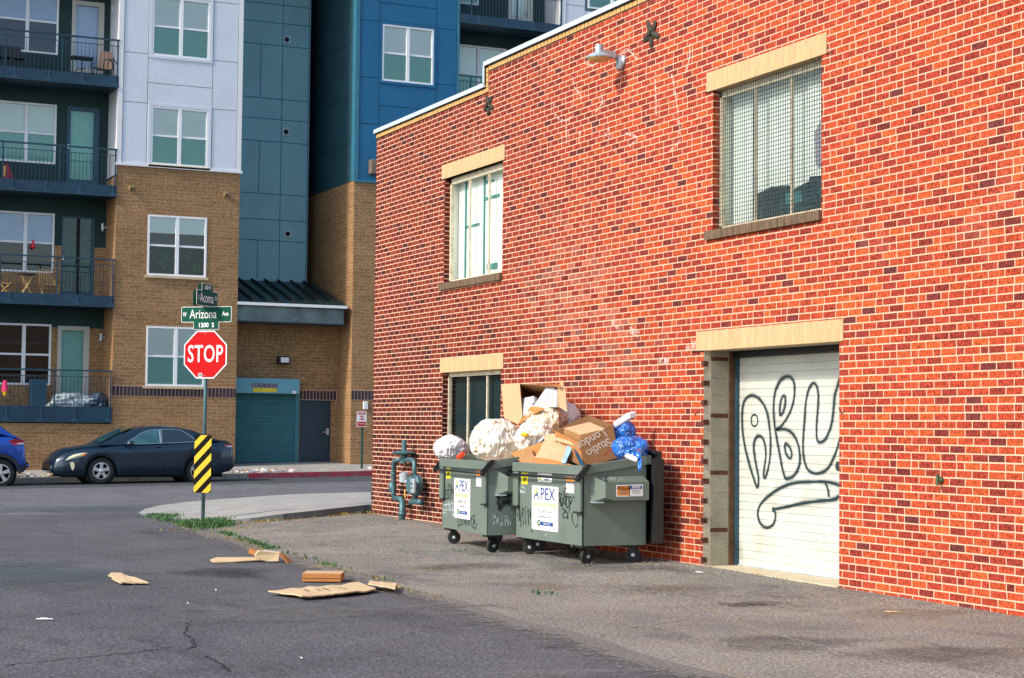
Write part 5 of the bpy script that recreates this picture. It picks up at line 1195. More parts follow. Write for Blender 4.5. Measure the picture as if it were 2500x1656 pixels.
bag(Zd(925, 450, 9.55), (.30, .36, .25), M['clear_bag2'], 'trash_bag', 'clear bag of cream wrappers directly in front of the tall open box', g_, 8, .15)
bag(Zd(835, 560, 9.2), (.24, .25, .21), M['clear_bag'], 'trash_bag', 'clear bag with a yellow scrap, wedged behind the flattened box', g_, 11, .18)
bag(Zd(1055, 410, 9.72), (.16, .17, .20), M['white_bag'], 'trash_bag', 'white bag squeezed between the clear bag and the brick wall', g_, 14, .15)
bag(Zd(1455, 515, 9.62), (.14, .155, .15), M['blue_bag'], 'trash_bag', 'upper blue bag under the white carton', g_, 21, .17)
bag(Zd(1512, 632, 9.50), (.20, .225, .16), M['blue_bag'], 'trash_bag', 'lower blue bag drooping over the dumpster rim with knotted handles', g_, 25, .17)
# knotted handle hanging from the blue bag
b = MB(); q = [Zd(1565, 650, 9.40), Zd(1572, 700, 9.10), Zd(1568, 745, 9.04), Zd(1573, 782, 9.04), Zd(1582, 745, 9.04), Zd(1583, 700, 9.06)]
b.tube(smooth_path(q, 4), .014, 7); b.tube([Zd(1560, 640, 9.12), Zd(1568, 690, 9.05)], .03, 7)
o = b.build('blue_bag_handle', M['blue_bag'], None, smooth=True); lb = [x for x in bpy.data.objects if x.get('label', '').startswith('lower blue bag')][0]
o.parent = lb; o.matrix_parent_inverse = lb.matrix_world.inverted(); o.location = -Vector(lb.location)
o.matrix_parent_inverse = Matrix.Identity(4)
b = MB(); b.add([Zd(1480, 660, 9.05), Zd(1560, 690, 9.03), Zd(1548, 715, 9.03), Zd(1475, 690, 9.04)], [(0, 1, 2, 3)]); b.tube([Zd(1482, 678, 9.06), Zd(1550, 705, 9.05)], .03, 6)
tag(b.build('white_cup', M['white_paint'], smooth=True), 'crushed white cup under the lower blue bag', 'cup')
b = MB(); b.tube([Zd(296, 690, 8.86), Zd(322, 660, 8.84)], [.05, .03], 6); tag(b.build('red_wrapper', surf('red_wrapper', (.62,.06,.02,1), .4)), 'red orange wrapper between the small white bag and the big clear bag', 'wrapper')
b = MB(); b.tube([Zd(745, 525, 8.97), Zd(778, 528, 8.97)], [.03, .02], 6); tag(b.build('yellow_wrapper', M['sign_yellow']), 'small yellow wrapper beside the big clear bag', 'wrapper')

def cardmat(name, col, dirt=(.25,.12,.05,1)): return surf(name, col, .85, var=.08, vscale=4, grain=.06, gscale=60, bmp=.05, dirt=dirt, dscale=7, dlo=.66, dhi=.9)
M['card_light'] = cardmat('cardboard_light', (.54,.35,.19,1)); M['card'] = cardmat('cardboard', (.34,.175,.065,1)); M['card_dark'] = cardmat('brown_shaded_cardboard', (.20,.095,.034,1)); M['card_orange'] = cardmat('cardboard_orange', (.44,.175,.045,1)); M['card_pale'] = cardmat('cardboard_weathered', (.58,.44,.25,1))  # the dark brown also carries the shade of the lettered box
M['foam'] = surf('white_foam', (.52,.53,.58,1), .8, var=.04, bmp=.05)
def slab(b, pts, th=.006, mi=0):                      # thin sheet with thickness
    P = [Vector(p) for p in pts]; n = (P[1]-P[0]).cross(P[2]-P[0]).normalized(); b.prism(P, n*th, mi)
# tall open box leaning on the wall behind the bags; opening towards the lot
tb = thing('cardboard_box', Zd(860, 430, 9.6), 'tall open cardboard box full of white foam leaning on the brick wall', 'box', 'cardboard boxes on the dumpsters')
F = dict(tl=Zd(722, 168, 9.45), tr=Zd(990, 185, 9.45), br=Zd(1000, 520, 9.45), bl=Zd(735, 470, 9.45), btl=Zd(770, 240, 9.80), btr=Zd(1000, 215, 9.80), bbr=Zd(1010, 520, 9.80), bbl=Zd(775, 470, 9.80))
b = MB(); slab(b, [F['tl'], F['tr'], F['btr'], F['btl']]); slab(b, [F['btl'], F['btr'], F['bbr'], F['bbl']]); slab(b, [F['tl'], F['btl'], F['bbl'], F['bl']]); slab(b, [F['tr'], F['br'], F['bbr'], F['btr']]); slab(b, [F['bl'], F['br'], F['bbr'], F['bbl']])
b.build('box_shell', M['card'], tb)
b = MB(); slab(b, [Zd(590, 168, 9.32), Zd(722, 168, 9.44), Zd(742, 400, 9.42), Zd(712, 455, 9.42), Zd(612, 408, 9.33)]); b.build('flap', M['card_light'], tb)
b = MB(); slab(b, [Zd(990, 190, 9.45), Zd(1020, 138, 9.42), Zd(1045, 215, 9.40), Zd(1056, 365, 9.40), Zd(1000, 330, 9.44)]); b.build('flap', M['card_light'], tb)
b = MB(); slab(b, [Zd(905, 172, 9.44), Zd(1015, 172, 9.36), Zd(1000, 195, 9.36), Zd(985, 190, 9.40)]); b.build('flap', M['card_orange'], tb)
b = MB(); slab(b, [Zd(715, 462, 9.25), Zd(735, 420, 9.28), Zd(800, 325, 9.34), Zd(905, 338, 9.36), Zd(790, 400, 9.27), Zd(722, 452, 9.22)]); b.build('flap', M['card_orange'], tb)
def foam(pts, d, label):
    b = MB(); P = [Zd(x, y, X) for x, y, X in pts]; b.prism(P, d); return tag(b.build('foam_block', M['foam'], bevel=.006), label, 'foam packing', 'white foam packing in the tall box')
foam([(915, 182, 9.52), (988, 205, 9.52), (975, 330, 9.44), (815, 330, 9.44)], Vector((.06, -.01, -.01)), 'long slanted white foam block standing in the tall open box')
foam([(738, 268, 9.5), (820, 252, 9.5), (822, 300, 9.48), (740, 330, 9.46)], Vector((.05, 0, -.02)), 'white foam block at the upper left inside the tall box')
foam([(745, 330, 9.46), (800, 300, 9.47), (825, 330, 9.45), (748, 405, 9.42)], Vector((.05, 0, -.02)), 'small white foam slab low on the left in the tall box')
b = MB(); stroke(b, [Zd(940, 205, 9.515), Zd(905, 330, 9.435)], .008, NX); stroke(b, [Zd(932, 203, 9.515), Zd(895, 330, 9.435)], .004, NX); tag(b.build('foam_groove', M['ink_black']), 'dark groove line on the long foam block', 'mark')

# open box printed with upside-down lettering
sb = thing('cardboard_box', Zd(1175, 760, 8.93), 'open cardboard box with upside-down white lettering balanced on the near dumpster corner', 'box', 'cardboard boxes on the dumpsters')
f_t, r_t, b_t, l_t = Zd(1145, 585, 8.95), Zd(1380, 455, 9.42), Zd(1205, 388, 9.66), Zd(972, 498, 9.22)
f_b, r_b = Zd(1178, 758, 8.93), Zd(1425, 690, 9.38); l_b = l_t+(f_b-f_t); b_b = b_t+(r_b-r_t)
b = MB(); slab(b, [f_t, r_t, r_b, f_b], -.006); 
o1 = b.build('printed_side', M['card_dark'], sb)  # shaded face of the box, its shade put into a darker brown
b = MB(); slab(b, [l_t, f_t, f_b, l_b], -.006); b.build('left_side', [M['card_orange']], sb)
b = MB(); slab(b, [r_t, b_t, b_b, r_b], -.006); slab(b, [b_t, l_t, l_b, b_b], -.006); slab(b, [l_b, f_b, r_b, b_b], -.006); b.build('box_shell', M['card_dark'], sb)  # darker card paints the shade inside the box
rt_ = (r_t-f_t).normalized(); upb = (f_t-f_b); nn_ = rt_.cross(upb).normalized(); upb = nn_.cross(rt_).normalized()
mid = (f_t+r_t+f_b+r_b)/4
if nn_.dot(FWD) > 0: nn_ = -nn_
M['print_grey'] = surf('pale_print', (.42,.36,.30,1), .8, bmp=0)
W_ = (r_t-f_t).length
text('Studio', mid+rt_*W_*.0-upb*.0, -rt_, -upb, .15, M['print_grey'], sb, sx=1.15*W_/.62, bold=.001, lift=.008); text('London', mid-rt_*W_*.04+upb*.125, -rt_, -upb, .15, M['print_grey'], sb, sx=1.15*W_/.62, bold=.001, lift=.008)
b = MB(); a_, c_ = mid+rt_*(-.02)-upb*.115+nn_*.010, mid+rt_*.26-upb*.045+nn_*.010; stroke(b, [a_, c_], .018, nn_); b.build('red_stripe', surf('red_print', (.35,.02,.01,1), .7), sb)
# smaller brown box tucked inside it
it = Zd(1040, 478, 9.18); b = MB(); P0 = [Zd(1036, 482, 9.24), Zd(1150, 530, 9.14), Zd(1328, 486, 9.40), Zd(1215, 438, 9.56)]
b.prism([p for p in P0], Vector((0, 0, -.13))); b.add([p+UP*.002 for p in P0], [(0, 1, 2, 3)], 1); tag(b.build('cardboard_box', [M['card'], M['card_light']]), 'closed brown box tucked inside the lettered box', 'box', 'cardboard boxes on the dumpsters')  # lit top and shaded sides painted as two card colours
# flattened and folded cardboard at the front rim
fb = thing('cardboard_sheet', Zd(860, 650, 8.9), 'crumpled flattened carton with a blue edge lying across the near dumpster rim', 'cardboard', 'loose cardboard on the dumpsters')
b = MB(); slab(b, [Zd(663, 655, 8.90), Zd(880, 580, 9.1), Zd(893, 600, 9.1), Zd(880, 650, 9.0), Zd(825, 672, 8.95), Zd(700, 715, 8.86)]); b.build('orange_fold', M['card_orange'], fb)
b = MB(); slab(b, [Zd(718, 640, 8.91), Zd(800, 622, 8.95), Zd(838, 700, 8.83), Zd(835, 740, 8.82), Zd(722, 720, 8.83)]); b.build('torn_fold', M['card'], fb)
b = MB(); slab(b, [Zd(885, 578, 9.12), Zd(920, 560, 9.12), Zd(1087, 612, 9.12), Zd(1035, 728, 8.84), Zd(930, 702, 8.82), Zd(822, 690, 8.84), Zd(860, 655, 8.95)]); b.build('light_panel', M['card_light'], fb)
b = MB(); slab(b, [Zd(822, 690, 8.835), Zd(930, 702, 8.815), Zd(1040, 728, 8.83), Zd(1150, 762, 8.80), Zd(840, 742, 8.80)]); b.build('lower_fold', M['card_orange'], fb)
b = MB(); slab(b, [Zd(1058, 604, 9.05), Zd(1098, 614, 9.06), Zd(1062, 690, 8.90), Zd(1048, 729, 8.79), Zd(1016, 724, 8.79), Zd(1035, 680, 8.88)]); b.build('blue_edge', surf('light_blue_print', (.30,.55,.78,1), .6), fb)
# dark sheet and thin cardboard edge leaning beside it
b = MB(); slab(b, [Zd(1105, 625, 9.0), Zd(1135, 622, 9.0), Zd(1180, 755, 8.88), Zd(1162, 765, 8.86)]); tag(b.build('dark_sheet', surf('dark_blue_film', (.008,.05,.09,1), .3)), 'dark blue sheet leaning against the lettered box', 'plastic sheet')
b = MB(); slab(b, [Zd(1086, 622, 9.03), Zd(1098, 622, 9.03), Zd(1160, 762, 8.85), Zd(1150, 758, 8.85)]); slab(b, [Zd(1060, 700, 8.99), Zd(1098, 640, 9.06), Zd(1150, 745, 8.93)]); tag(b.build('cardboard_sheet', M['card_dark']), 'thin brown cardboard strip leaning left of the dark blue sheet', 'cardboard', 'loose cardboard on the dumpsters')
# scraps filling the near dumpster between the boxes
b = MB(); slab(b, [Zd(890, 520, 9.25), Zd(985, 520, 9.25), Zd(1010, 570, 9.18), Zd(900, 575, 9.15)]); slab(b, [Zd(985, 545, 9.1), Zd(1140, 592, 9.0), Zd(1140, 615, 8.98), Zd(990, 572, 9.08)]); tag(b.build('cardboard_sheet', M['card_light']), 'pale cardboard scrap behind the flattened carton', 'cardboard', 'loose cardboard on the dumpsters')
# white carton end
b = MB(); P0 = [Zd(1380, 442, 9.45), Zd(1478, 372, 9.62), Zd(1502, 378, 9.64), Zd(1506, 410, 9.64), Zd(1392, 480, 9.46)]; b.prism(P0, Vector((.09, .01, .02))); tag(b.build('carton', M['foam'], bevel=.005), 'narrow white carton sticking up above the blue bags', 'carton')
# floor of rubbish inside both dumpsters so nothing is hollow
for P_, lab in ((PA, 'loose paper rubbish filling the dumpster nearer the gas meter'), (PB, 'loose paper rubbish filling the dumpster nearer the roll-up door')):
    b = MB(); n = 14
    vs = [P_(.02+1.70*i/n, .02+.76*j/n, .205+.70+.12*j/n+.05*noise.noise(Vector((i*.7, j*.7, 2)))) for i in range(n+1) for j in range(n+1)]
    b.add(vs, [(i*(n+1)+j, (i+1)*(n+1)+j, (i+1)*(n+1)+j+1, i*(n+1)+j+1) for i in range(n) for j in range(n)])
    tag(b.build('loose_rubbish', M['clear_bag2'], smooth=True), lab, 'rubbish', kind='stuff')

# ================================================================= litter on the asphalt
def gpx(x, y, dz=0.): p = atZ(x, y, 0); return Vector((p.x, p.y, gz(p.x, p.y)+dz))
L5 = lambda x, y, dz=0.: gpx(240+x/3.1145, 1300+y/3.1145, dz)
def litter_sheet(pts, mat, name, label, cat='cardboard', th=.006, lift=.004, group='cardboard scraps on the asphalt', curl=.0, marks=()):
    b = MB(); Q_ = []
    for i, (x, y) in enumerate(pts):                  # torn outline with small bites, edges lifting off the ground
        x2, y2 = pts[(i+1) % len(pts)]; n_ = max(1, int(math.hypot(x2-x, (y2-y)*3)/34))
        for k in range(n_): t = k/n_; Q_.append((lerp(x, x2, t)+random.uniform(-3, 3)*(k > 0), lerp(y, y2, t)+random.uniform(-2.2, 2.2)*(k > 0)))
    P = [L5(x, y, lift+.012*(.5+noise.noise(Vector((x*.012, y*.05, 3))))) for x, y in Q_]; c_ = sum(P, Vector())/len(P); c_.z = gz(c_.x, c_.y)+lift+.004
    n_ = len(P); b.add(P+[c_]+[p+UP*th for p in P]+[c_+UP*th], [((i+1) % n_, i, n_) for i in range(n_)]+[(n_+1+i, n_+1+(i+1) % n_, 2*n_+1) for i in range(n_)]+[(i, (i+1) % n_, n_+1+(i+1) % n_, n_+1+i) for i in range(n_)]); o = tag(b.build(name, mat), label, cat, group)
    for m_ in marks:
        q = MB(); stroke(q, [L5(x, y, lift+th+.016+curl) for x, y in m_], .02, Vector((0, 0, 1))); s = q.build('dark_streak', M['tag_black'], None); s.parent = o
    return o
litter_sheet([(75,345),(95,325),(175,328),(380,400),(172,403),(100,362),(128,356)], M['card_pale'], 'cardboard_sheet', 'torn triangular cardboard piece alone at the far left of the asphalt', lift=.008, th=.012)
litter_sheet([(1292,477),(1560,452),(1880,425),(1915,412),(1985,408),(2060,440),(2110,460),(1880,492),(1545,520),(1490,500),(1410,492)], M['card_pale'], 'cardboard_sheet', 'long flattened cardboard with dark streaks in front of the small box', lift=.02, th=.012, marks=[[(1560,470),(1610,490)], [(1650,468),(1690,478)], [(1800,452),(1890,468)], [(1700,460),(1760,480)]])
litter_sheet([(2062,412),(2190,432),(2270,430),(2255,480),(2180,462),(2050,440)], M['card_pale'], 'cardboard_sheet', 'small folded cardboard tip at the right end of the long flattened piece', lift=.045, th=.01)
# small closed box
b = MB(); p0, p1 = L5(1550, 380), L5(1845, 383); w = p1-p0; d = Vector((-w.y, w.x, 0)).normalized()*.36
bx = thing('cardboard_box', p0, 'small closed cardboard box sitting alone on the asphalt', 'box')
b.obox(p0+Vector((0, 0, .005)), w, d, UP*.078); b.build('box_body', M['card_orange'], bx, bevel=.006)
b = MB(); b.obox(p0+Vector((-.003, -.004, .040)), w*1.008, d*.02, UP*.004); b.build('seam', M['card_dark'], bx)
MB().obox(p0+Vector((0, 0, .084)), w, d, UP*.002).build('pale_lid', M['card_light'], bx)
# crumpled pile: flat strip with a bent box
pl_ = thing('cardboard_pile', L5(1150, 215), 'crushed cardboard carton with a long flat strip lying by the weedy seam', 'cardboard', 'cardboard scraps on the asphalt')
def Lz(x, y, z): p = L5(x, y+z*330); return p+Vector((0, 0, z))
b = MB(); slab(b, [L5(850, 220, .02), L5(900, 209, .03), L5(1230, 207, .03), L5(1250, 222, .02), L5(1050, 230, .015), L5(870, 231, .01)], .01); b.build('flat_strip', M['card_pale'], pl_)
def up5(x, y, z, f): # point seen at (x,y) standing z above the ground whose foot line is f
    q = L5(x, f); r_ = ray(240+x/3.1145, 1300+y/3.1145); t = q.y/r_.y; p = r_*t+Vector((0, 0, EYE)); return p
b = MB(); slab(b, [up5(1190,175,0,232), up5(1220,140,0,232), up5(1380,158,0,230), up5(1370,220,0,232), up5(1290,222,0,232), up5(1200,205,0,232)], .05); b.build('crushed_carton', M['card_pale'], pl_, bevel=.004)
b = MB(); slab(b, [up5(1375,158,0,232), up5(1405,160,0,230), up5(1475,215,0,228), up5(1442,233,0,234)], .012); b.build('flap', M['card_orange'], pl_)
b = MB(); slab(b, [up5(1140,155,0,215), up5(1150,122,0,212), up5(1215,138,0,212), up5(1195,170,0,216)], .012); b.build('flap', M['card_orange'], pl_)
b = MB(); slab(b, [up5(1235,142,0,225), up5(1260,132,0,215), up5(1385,150,0,215), up5(1365,160,0,225)], .01); b.build('paper_lid', M['white_paint'], pl_)
# little things
for (px, py, w, h, lab, mt, nm, ct) in ((88, 1514, .13, .015, 'short white strip lying on the asphalt at the lower left', 'ink_white', 'white_strip', 'litter'), (1707, 1407, .05, .05, 'crumpled white paper near the roll-up door threshold', 'ink_white', 'paper_scrap', 'litter'),
        (2170, 1498, .10, .04, 'pale scrap of wood on the apron below the right brick wall', 'card_light', 'wood_scrap', 'litter'), (735, 1610, .010, .008, 'tiny white fleck in the middle of the asphalt', 'ink_white', 'paper_fleck', 'litter'),
        (458, 1475, .012, .008, 'tiny white fleck left of the long flattened cardboard', 'ink_white', 'paper_fleck', 'litter'), (526, 1443, .014, .008, 'tiny pale fleck up from the lower left crack', 'ink_white', 'paper_fleck', 'litter')):
    p = gpx(px, py, .006); b = MB(); b.obox(p, RIGHT*w, Vector((.1, 1, 0)).normalized()*h*2, UP*.004); b.obox(p+Vector((w*.3, .01, .003)), RIGHT*w*.4, Vector((-.4, 1, 0)).normalized()*h, UP*.005); tag(b.build(nm, M[mt]), lab, ct)
# weeds along the seam and at the foot of the sign
M['grass'] = surf('weed_green', (.045,.13,.03,1), .8, var=.5, vscale=9, bmp=0); M['dry_grass'] = surf('dry_weed', (.28,.20,.05,1), .9, var=.4, vscale=9, bmp=0); M['leaf'] = surf('dry_leaf', (.35,.16,.05,1), .9, var=.5, vscale=12, bmp=0)
def blades(b, p, n, spread, h):
    for _ in range(n):
        q = Vector((p.x+random.gauss(0, spread[0]), p.y+random.gauss(0, spread[1]), 0)); q.z = gz(q.x, q.y)-.005
        a = random.uniform(0, 6.28); hh = h*random.uniform(.4, 1.2); lean = Vector((math.cos(a), math.sin(a), 0))*hh*random.uniform(.3, 1.1); w = Vector((-lean.y, lean.x, 0)).normalized()*random.uniform(.004, .009)
        mid_ = q+lean*.45+UP*hh*.8; b.add([q-w, q+w, mid_+w*.8, mid_-w*.8, q+lean+UP*hh*.75], [(0, 1, 2, 3), (3, 2, 4)])
b = MB(); b2 = MB()
for i in range(90):
    t = random.random(); px = lerp(372, 560, t); py = lerp(1262, 1278, t)+random.gauss(0, 5)+(12*math.sin(t*3.1) if t > .3 else 0)
    blades(b, gpx(px, py), 30, (.08, .13), .055 if abs(px-495) > 60 else .085)
for i in range(25): blades(b2, gpx(random.uniform(400, 640), random.uniform(1268, 1296)), 8, (.08, .12), .04)
tag(b.build('weeds', M['grass']), kind='stuff'); 
b = MB()
for px, py, n in ((548,1303,50),(556,1305,50),(565,1309,40),(590,1316,30),(605,1320,30),(620,1326,60),(635,1331,50),(652,1338,60),(660,1340,50),(700,1352,14),(760,1366,16),(800,1378,20),(808,1381,30),(850,1390,8),(950,1418,10),(1318,1451,14),(1326,1450,10),(1120,1352,10)):
    blades(b, gpx(px, py), n, (.05, .10), .055)
tag(b.build('weeds', M['grass']), kind='stuff')
for i in range(45):
    t = random.random(); x_, y_ = lerp(540, 1100, t), 0; y_ = lerp(24.5, 14.5, t); q = Vector((pad_edge(y_)+random.gauss(0, .02), y_, 0)); blades(b2, q, 9, (.03, .12), .03)
for i in range(60):
    t = random.random(); p = Vector((lerp(7.6, 10, t), lerp(26.5, 27.3, t)+random.gauss(0, .06)-.12, 0)); blades(b2, p, 8, (.05, .06), .05)
tag(b2.build('dry_weeds', M['dry_grass']), kind='stuff')
b = MB()
for px, py in ((707,1210),(722,1253),(680,1243),(820,1227),(866,1229),(730,1240)):
    p = atZ(px, py, .2); 
    for _ in range(22):
        q = p+Vector((random.gauss(0, .12), random.gauss(0, .08), .0)); b.add([q, q+Vector((.02, .01, .01)), q+Vector((.01, .02, .05))], [(0, 1, 2)])
b2 = MB()
for k in range(170):
    r_ = random.random()
    if r_ < .35: t = random.random(); p = Vector((lerp(8.2, 10.0, t), lerp(26.2, 27.3, t)-abs(random.gauss(0, .15)), 0))
    elif r_ < .65: p = Vector((9.9-abs(random.gauss(0, .12)), random.uniform(22, 27.2), 0))
    elif r_ < .8: p = Vector((9.93-abs(random.gauss(0, .06)), random.uniform(9, 18), 0))
    else: p = Vector((random.uniform(7.5, 9.8), random.uniform(17, 26), 0))
    p.z = gz(p.x, p.y)+.008; a = random.uniform(0, 6.28); s = random.uniform(.012, .038); u = Vector((math.cos(a), math.sin(a), .3))*s; v = Vector((-math.sin(a), math.cos(a), .2))*s*.7
    b2.add([p, p+u, p+u+v, p+v], [(0, 1, 2, 3)])
tag(b2.build('fallen_leaves', M['leaf']), kind='stuff')
b = MB()                                              # loose grit along the wall foot
for k in range(2600):
    y_ = random.uniform(8, 27); x_ = 10-abs(random.gauss(0, .35)) if k % 3 else random.uniform(6.2, 9.9); s = random.uniform(.003, .011); p = Vector((x_, y_, gz(x_, y_)+.004))
    b.add([p+Vector((-s, -s*.6, 0)), p+Vector((s, -s, 0)), p+Vector((s*.5, s, 0)), p+Vector((0, 0, s*1.3))], [(0, 1, 3), (1, 2, 3), (2, 0, 3)])
tag(b.build('loose_grit', surf('pale_grit', (.26,.24,.2,1), .9, var=.5, vscale=30, bmp=0)), kind='stuff')
p = gpx(885, 1272, .0); b = MB(); b.lathe(p, (0, 0, 1), [(0, .05), (.05, .05), (.06, .03)], 10); tag(b.build('pipe_cap', M['black_rubber']), 'small black pipe cap in the ground near the wall corner', 'pipe cap')
# ================================================================= parked cars
def carpaint(name, col, rough=.3):
    m, nt, bs = newmat(name); bs.inputs['Base Color'].default_value = col; bs.inputs['Metallic'].default_value = .35; bs.inputs['Roughness'].default_value = rough; bs.inputs['Coat Weight'].default_value = .8; bs.inputs['Coat Roughness'].default_value = .08
    return m
M['navy_paint'] = carpaint('navy_car_paint', (.006,.024,.045,1)); M['blue_paint'] = carpaint('blue_car_paint', (.008,.075,.42,1))
M['car_glass'] = surf('car_glass', (.004,.018,.022,1), .08, bmp=0, spec=.9, coat=1); M['head_glass'] = surf('headlight', (.62,.62,.42,1), .15, bmp=0, coat=1); M['amber'] = surf('amber_lens', (.75,.2,.03,1), .2, bmp=0); M['tail_red'] = surf('tail_light', (.40,.01,.03,1), .2, bmp=0, coat=1)
M['front_glass'] = surf('front_side_glass', (.02,.09,.10,1), .08, var=.6, vscale=4, bmp=0, spec=.9, coat=1); M['tyre'] = surf('tyre', (.012,.014,.016,1), .85, bmp=.1); M['trim_chrome'] = surf('window_trim', (.45,.58,.66,1), .25, .6, bmp=0)
def interp(tab, u):
    if u <= tab[0][0]: return tab[0][1]
    for (a, x), (c, y) in zip(tab, tab[1:]):
        if u <= c: t = (u-a)/(c-a); t = t*t*(3-2*t)*.35+t*.65; return x+(y-x)*t
    return tab[-1][1]
def car(origin, L, hw, belt, deckp, roofp, sill, arches, paint, root, wr, glassq, ghx):
    # u runs from nose (0) to tail (L) along +x of the street; side tables give heights
    ox, oy, oz = origin
    def P(u, s, z): return Vector((ox+u, oy-s, oz+z))  # s>0 towards the camera
    us = frange(0, L, .045); n = len(us); ring = []
    for u in us:
        top = interp(deckp, u); sl = interp(sill, u); w = interp(hw, u)
        for c, r in arches:
            d = abs(u-c)
            if d < r: sl = max(sl, wr+math.sqrt(max(0, r*r-d*d))-.02)
        be = min(top-.03, interp(belt, u)); be = max(be, sl+.04)
        mz = lerp(sl, be, .55)
        half = [(0, sl+.02), (w*.86, sl+.01), (w*.965, sl+.01), (w*1.0, lerp(sl, be, .3)), (w*1.005, mz), (w*.985, lerp(mz, be, .7)), (w*.945, be), (w*.80, lerp(be, top, .75)), (w*.45, top), (0, top+.012)]
        ring.append([P(u, s, z) for s, z in half]+[P(u, -s, z) for s, z in reversed(half[1:-1])])
    b = MB(); k = len(ring[0]); vs = [q for r in ring for q in r]; fs = []
    for i in range(n-1):
        for j in range(k): fs.append((i*k+j, (i+1)*k+j, (i+1)*k+(j+1) % k, i*k+(j+1) % k))
    fs.append(tuple(reversed(range(k)))); fs.append(tuple(range((n-1)*k, n*k)))
    b.add(vs, fs); body = b.build('body', M[paint], root, smooth=True)
    m = body.modifiers.new('ws', 'WEIGHTED_NORMAL'); body.modifiers.remove(m)
    # greenhouse
    g0, g1 = ghx; us2 = frange(g0, g1, .05); b = MB(); rg = []
    for u in us2:
        z1 = interp(roofp, u); z0 = min(interp(deckp, u)-.03, z1-.01); w = interp(hw, u)*.93; f = max(0, z1-z0); wt = w-.24*f/.5*min(1, .5/.5)
        half = [(w, z0), (lerp(w, wt, .55), lerp(z0, z1, .55)), (wt+.02, z1-.045 if f > .08 else z1-.005), (wt-.08, z1-.01), (0, z1+.02 if f > .08 else z1)]
        rg.append([P(u, s, z) for s, z in half]+[P(u, -s, z) for s, z in reversed(half[:-1])])
    k = len(rg[0]); vs = [q for r in rg for q in r]; fs = []
    for i in range(len(us2)-1):
        for j in range(k-1): fs.append((i*k+j, (i+1)*k+j, (i+1)*k+j+1, i*k+j+1))
    b.add(vs, fs); b.build('roof', M[paint], body, smooth=True)
    def side(u, z, off=.008):                         # point on the camera-side greenhouse
        z1 = interp(roofp, u); z0 = min(interp(deckp, u)-.03, z1-.01); w = interp(hw, u)*.93; wt = w-.24*(z1-z0)/.5; t = max(0, min(1, (z-z0)/max(.05, z1-z0)))
        return P(u, lerp(w, wt, t)+off+.012, z)
    for nm, poly, lab in glassq:
        b = MB(); pp = smooth_path([Vector((u, 0, z)) for u, z in poly], 3, True)[:-1]; c = sum(pp, Vector())/len(pp)
        vs = [side(q.x, q.z) for q in pp]+[side(c.x, c.z)]; b.add(vs, [(i, (i+1) % len(pp), len(pp)) for i in range(len(pp))]); gq = b.build('side_window', M['front_glass' if nm == 'f' else 'car_glass'], body)
        b = MB(); b.tube([side(q.x, q.z, .010) for q in pp]+[side(pp[0].x, pp[0].z, .010)], .0075, 5); b.build('window_trim', M['trim_chrome'], gq)
    return P, body, side
def wheels(P, root, uc, s, r, spokes, rimr):
    c = P(uc, s, r); n = Vector((0, -1, 0))
    b = MB(); b.lathe(c-n*.20, n, [(0, r*.6), (.005, r*.92), (.02, r), (.17, r), (.195, r*.93), (.20, rimr*1.04), (.17, rimr)], 30); wl = b.build('wheel', M['tyre'], root, smooth=False)
    b = MB(); b.lathe(c-n*.03, n, [(0, rimr), (.025, rimr), (.028, rimr*.9), (.0, rimr*.88)], 28); 
    for k in range(spokes):
        t = 2*math.pi*(k+.25)/spokes; d = Vector((math.cos(t), 0, math.sin(t))); q = Vector((-d.z, 0, d.x))
        b.add([c+q*.032, c-q*.032, c+d*rimr*.93-q*.048, c+d*rimr*.93+q*.048]+[c-n*.04+q*.032, c-n*.04-q*.032, c-n*.04+d*rimr*.93-q*.048, c-n*.04+d*rimr*.93+q*.048], [(0, 1, 2, 3), (4, 7, 6, 5), (0, 3, 7, 4), (1, 5, 6, 2)])
    b.lathe(c-n*.03, n, [(0, .06), (.035, .06), (.045, .03)], 14); b.build('rim', M['chrome'], wl)
    MB().lathe(c-n*.10, n, [(0, rimr*.95), (.01, rimr*.95)], 20).build('brake_disc', M['black_steel'], wl)

nx, tx = atY(127, 1110, 45.2).x, atY(573, 1100, 45.4).x; LEN = tx-nx; cz = gz((nx+tx)/2, 45.2)
sed = thing('sedan', ((nx+tx)/2, 46.0, cz), 'dark navy sedan parked along the far kerb behind the striped marker', 'car', 'cars parked along the kerb')
k_ = LEN/4.82
U_ = lambda x: (x-465)/348*k_
Zc = lambda y: (1062-y)/348*.965*k_
hw = [(0, .60), (.08, .74), (.3, .85), (.7, .88), (1.4, .905), (3.6, .905), (4.3, .86), (4.65, .76), (LEN, .62)]
deck = [(0, Zc(880)), (U_(480), Zc(835)), (U_(520), Zc(785)), (U_(600), Zc(745)), (U_(740), Zc(718)), (U_(900), Zc(695)), (U_(1100), Zc(690)), (U_(1800), Zc(668)), (U_(1900), Zc(648)), (U_(2060), Zc(652)), (U_(2095), Zc(668)), (U_(2120), Zc(740)), (LEN, Zc(800))]
belt = [(0, Zc(905)), (U_(520), Zc(830)), (U_(700), Zc(760)), (U_(1050), Zc(715)), (U_(1800), Zc(680)), (U_(2100), Zc(690)), (LEN, Zc(820))]
roofp = [(U_(870), Zc(700)), (U_(960), Zc(652)), (U_(1080), Zc(590)), (U_(1200), Zc(545)), (U_(1330), Zc(527)), (U_(1450), Zc(522)), (U_(1600), Zc(530)), (U_(1720), Zc(552)), (U_(1830), Zc(592)), (U_(1920), Zc(636)), (U_(1980), Zc(652))]
sill = [(0, .30), (.15, .22), (.5, .19), (4.2, .22), (4.55, .30), (LEN, .42)]
cw1, cw2 = U_(898), U_(1740)+.12
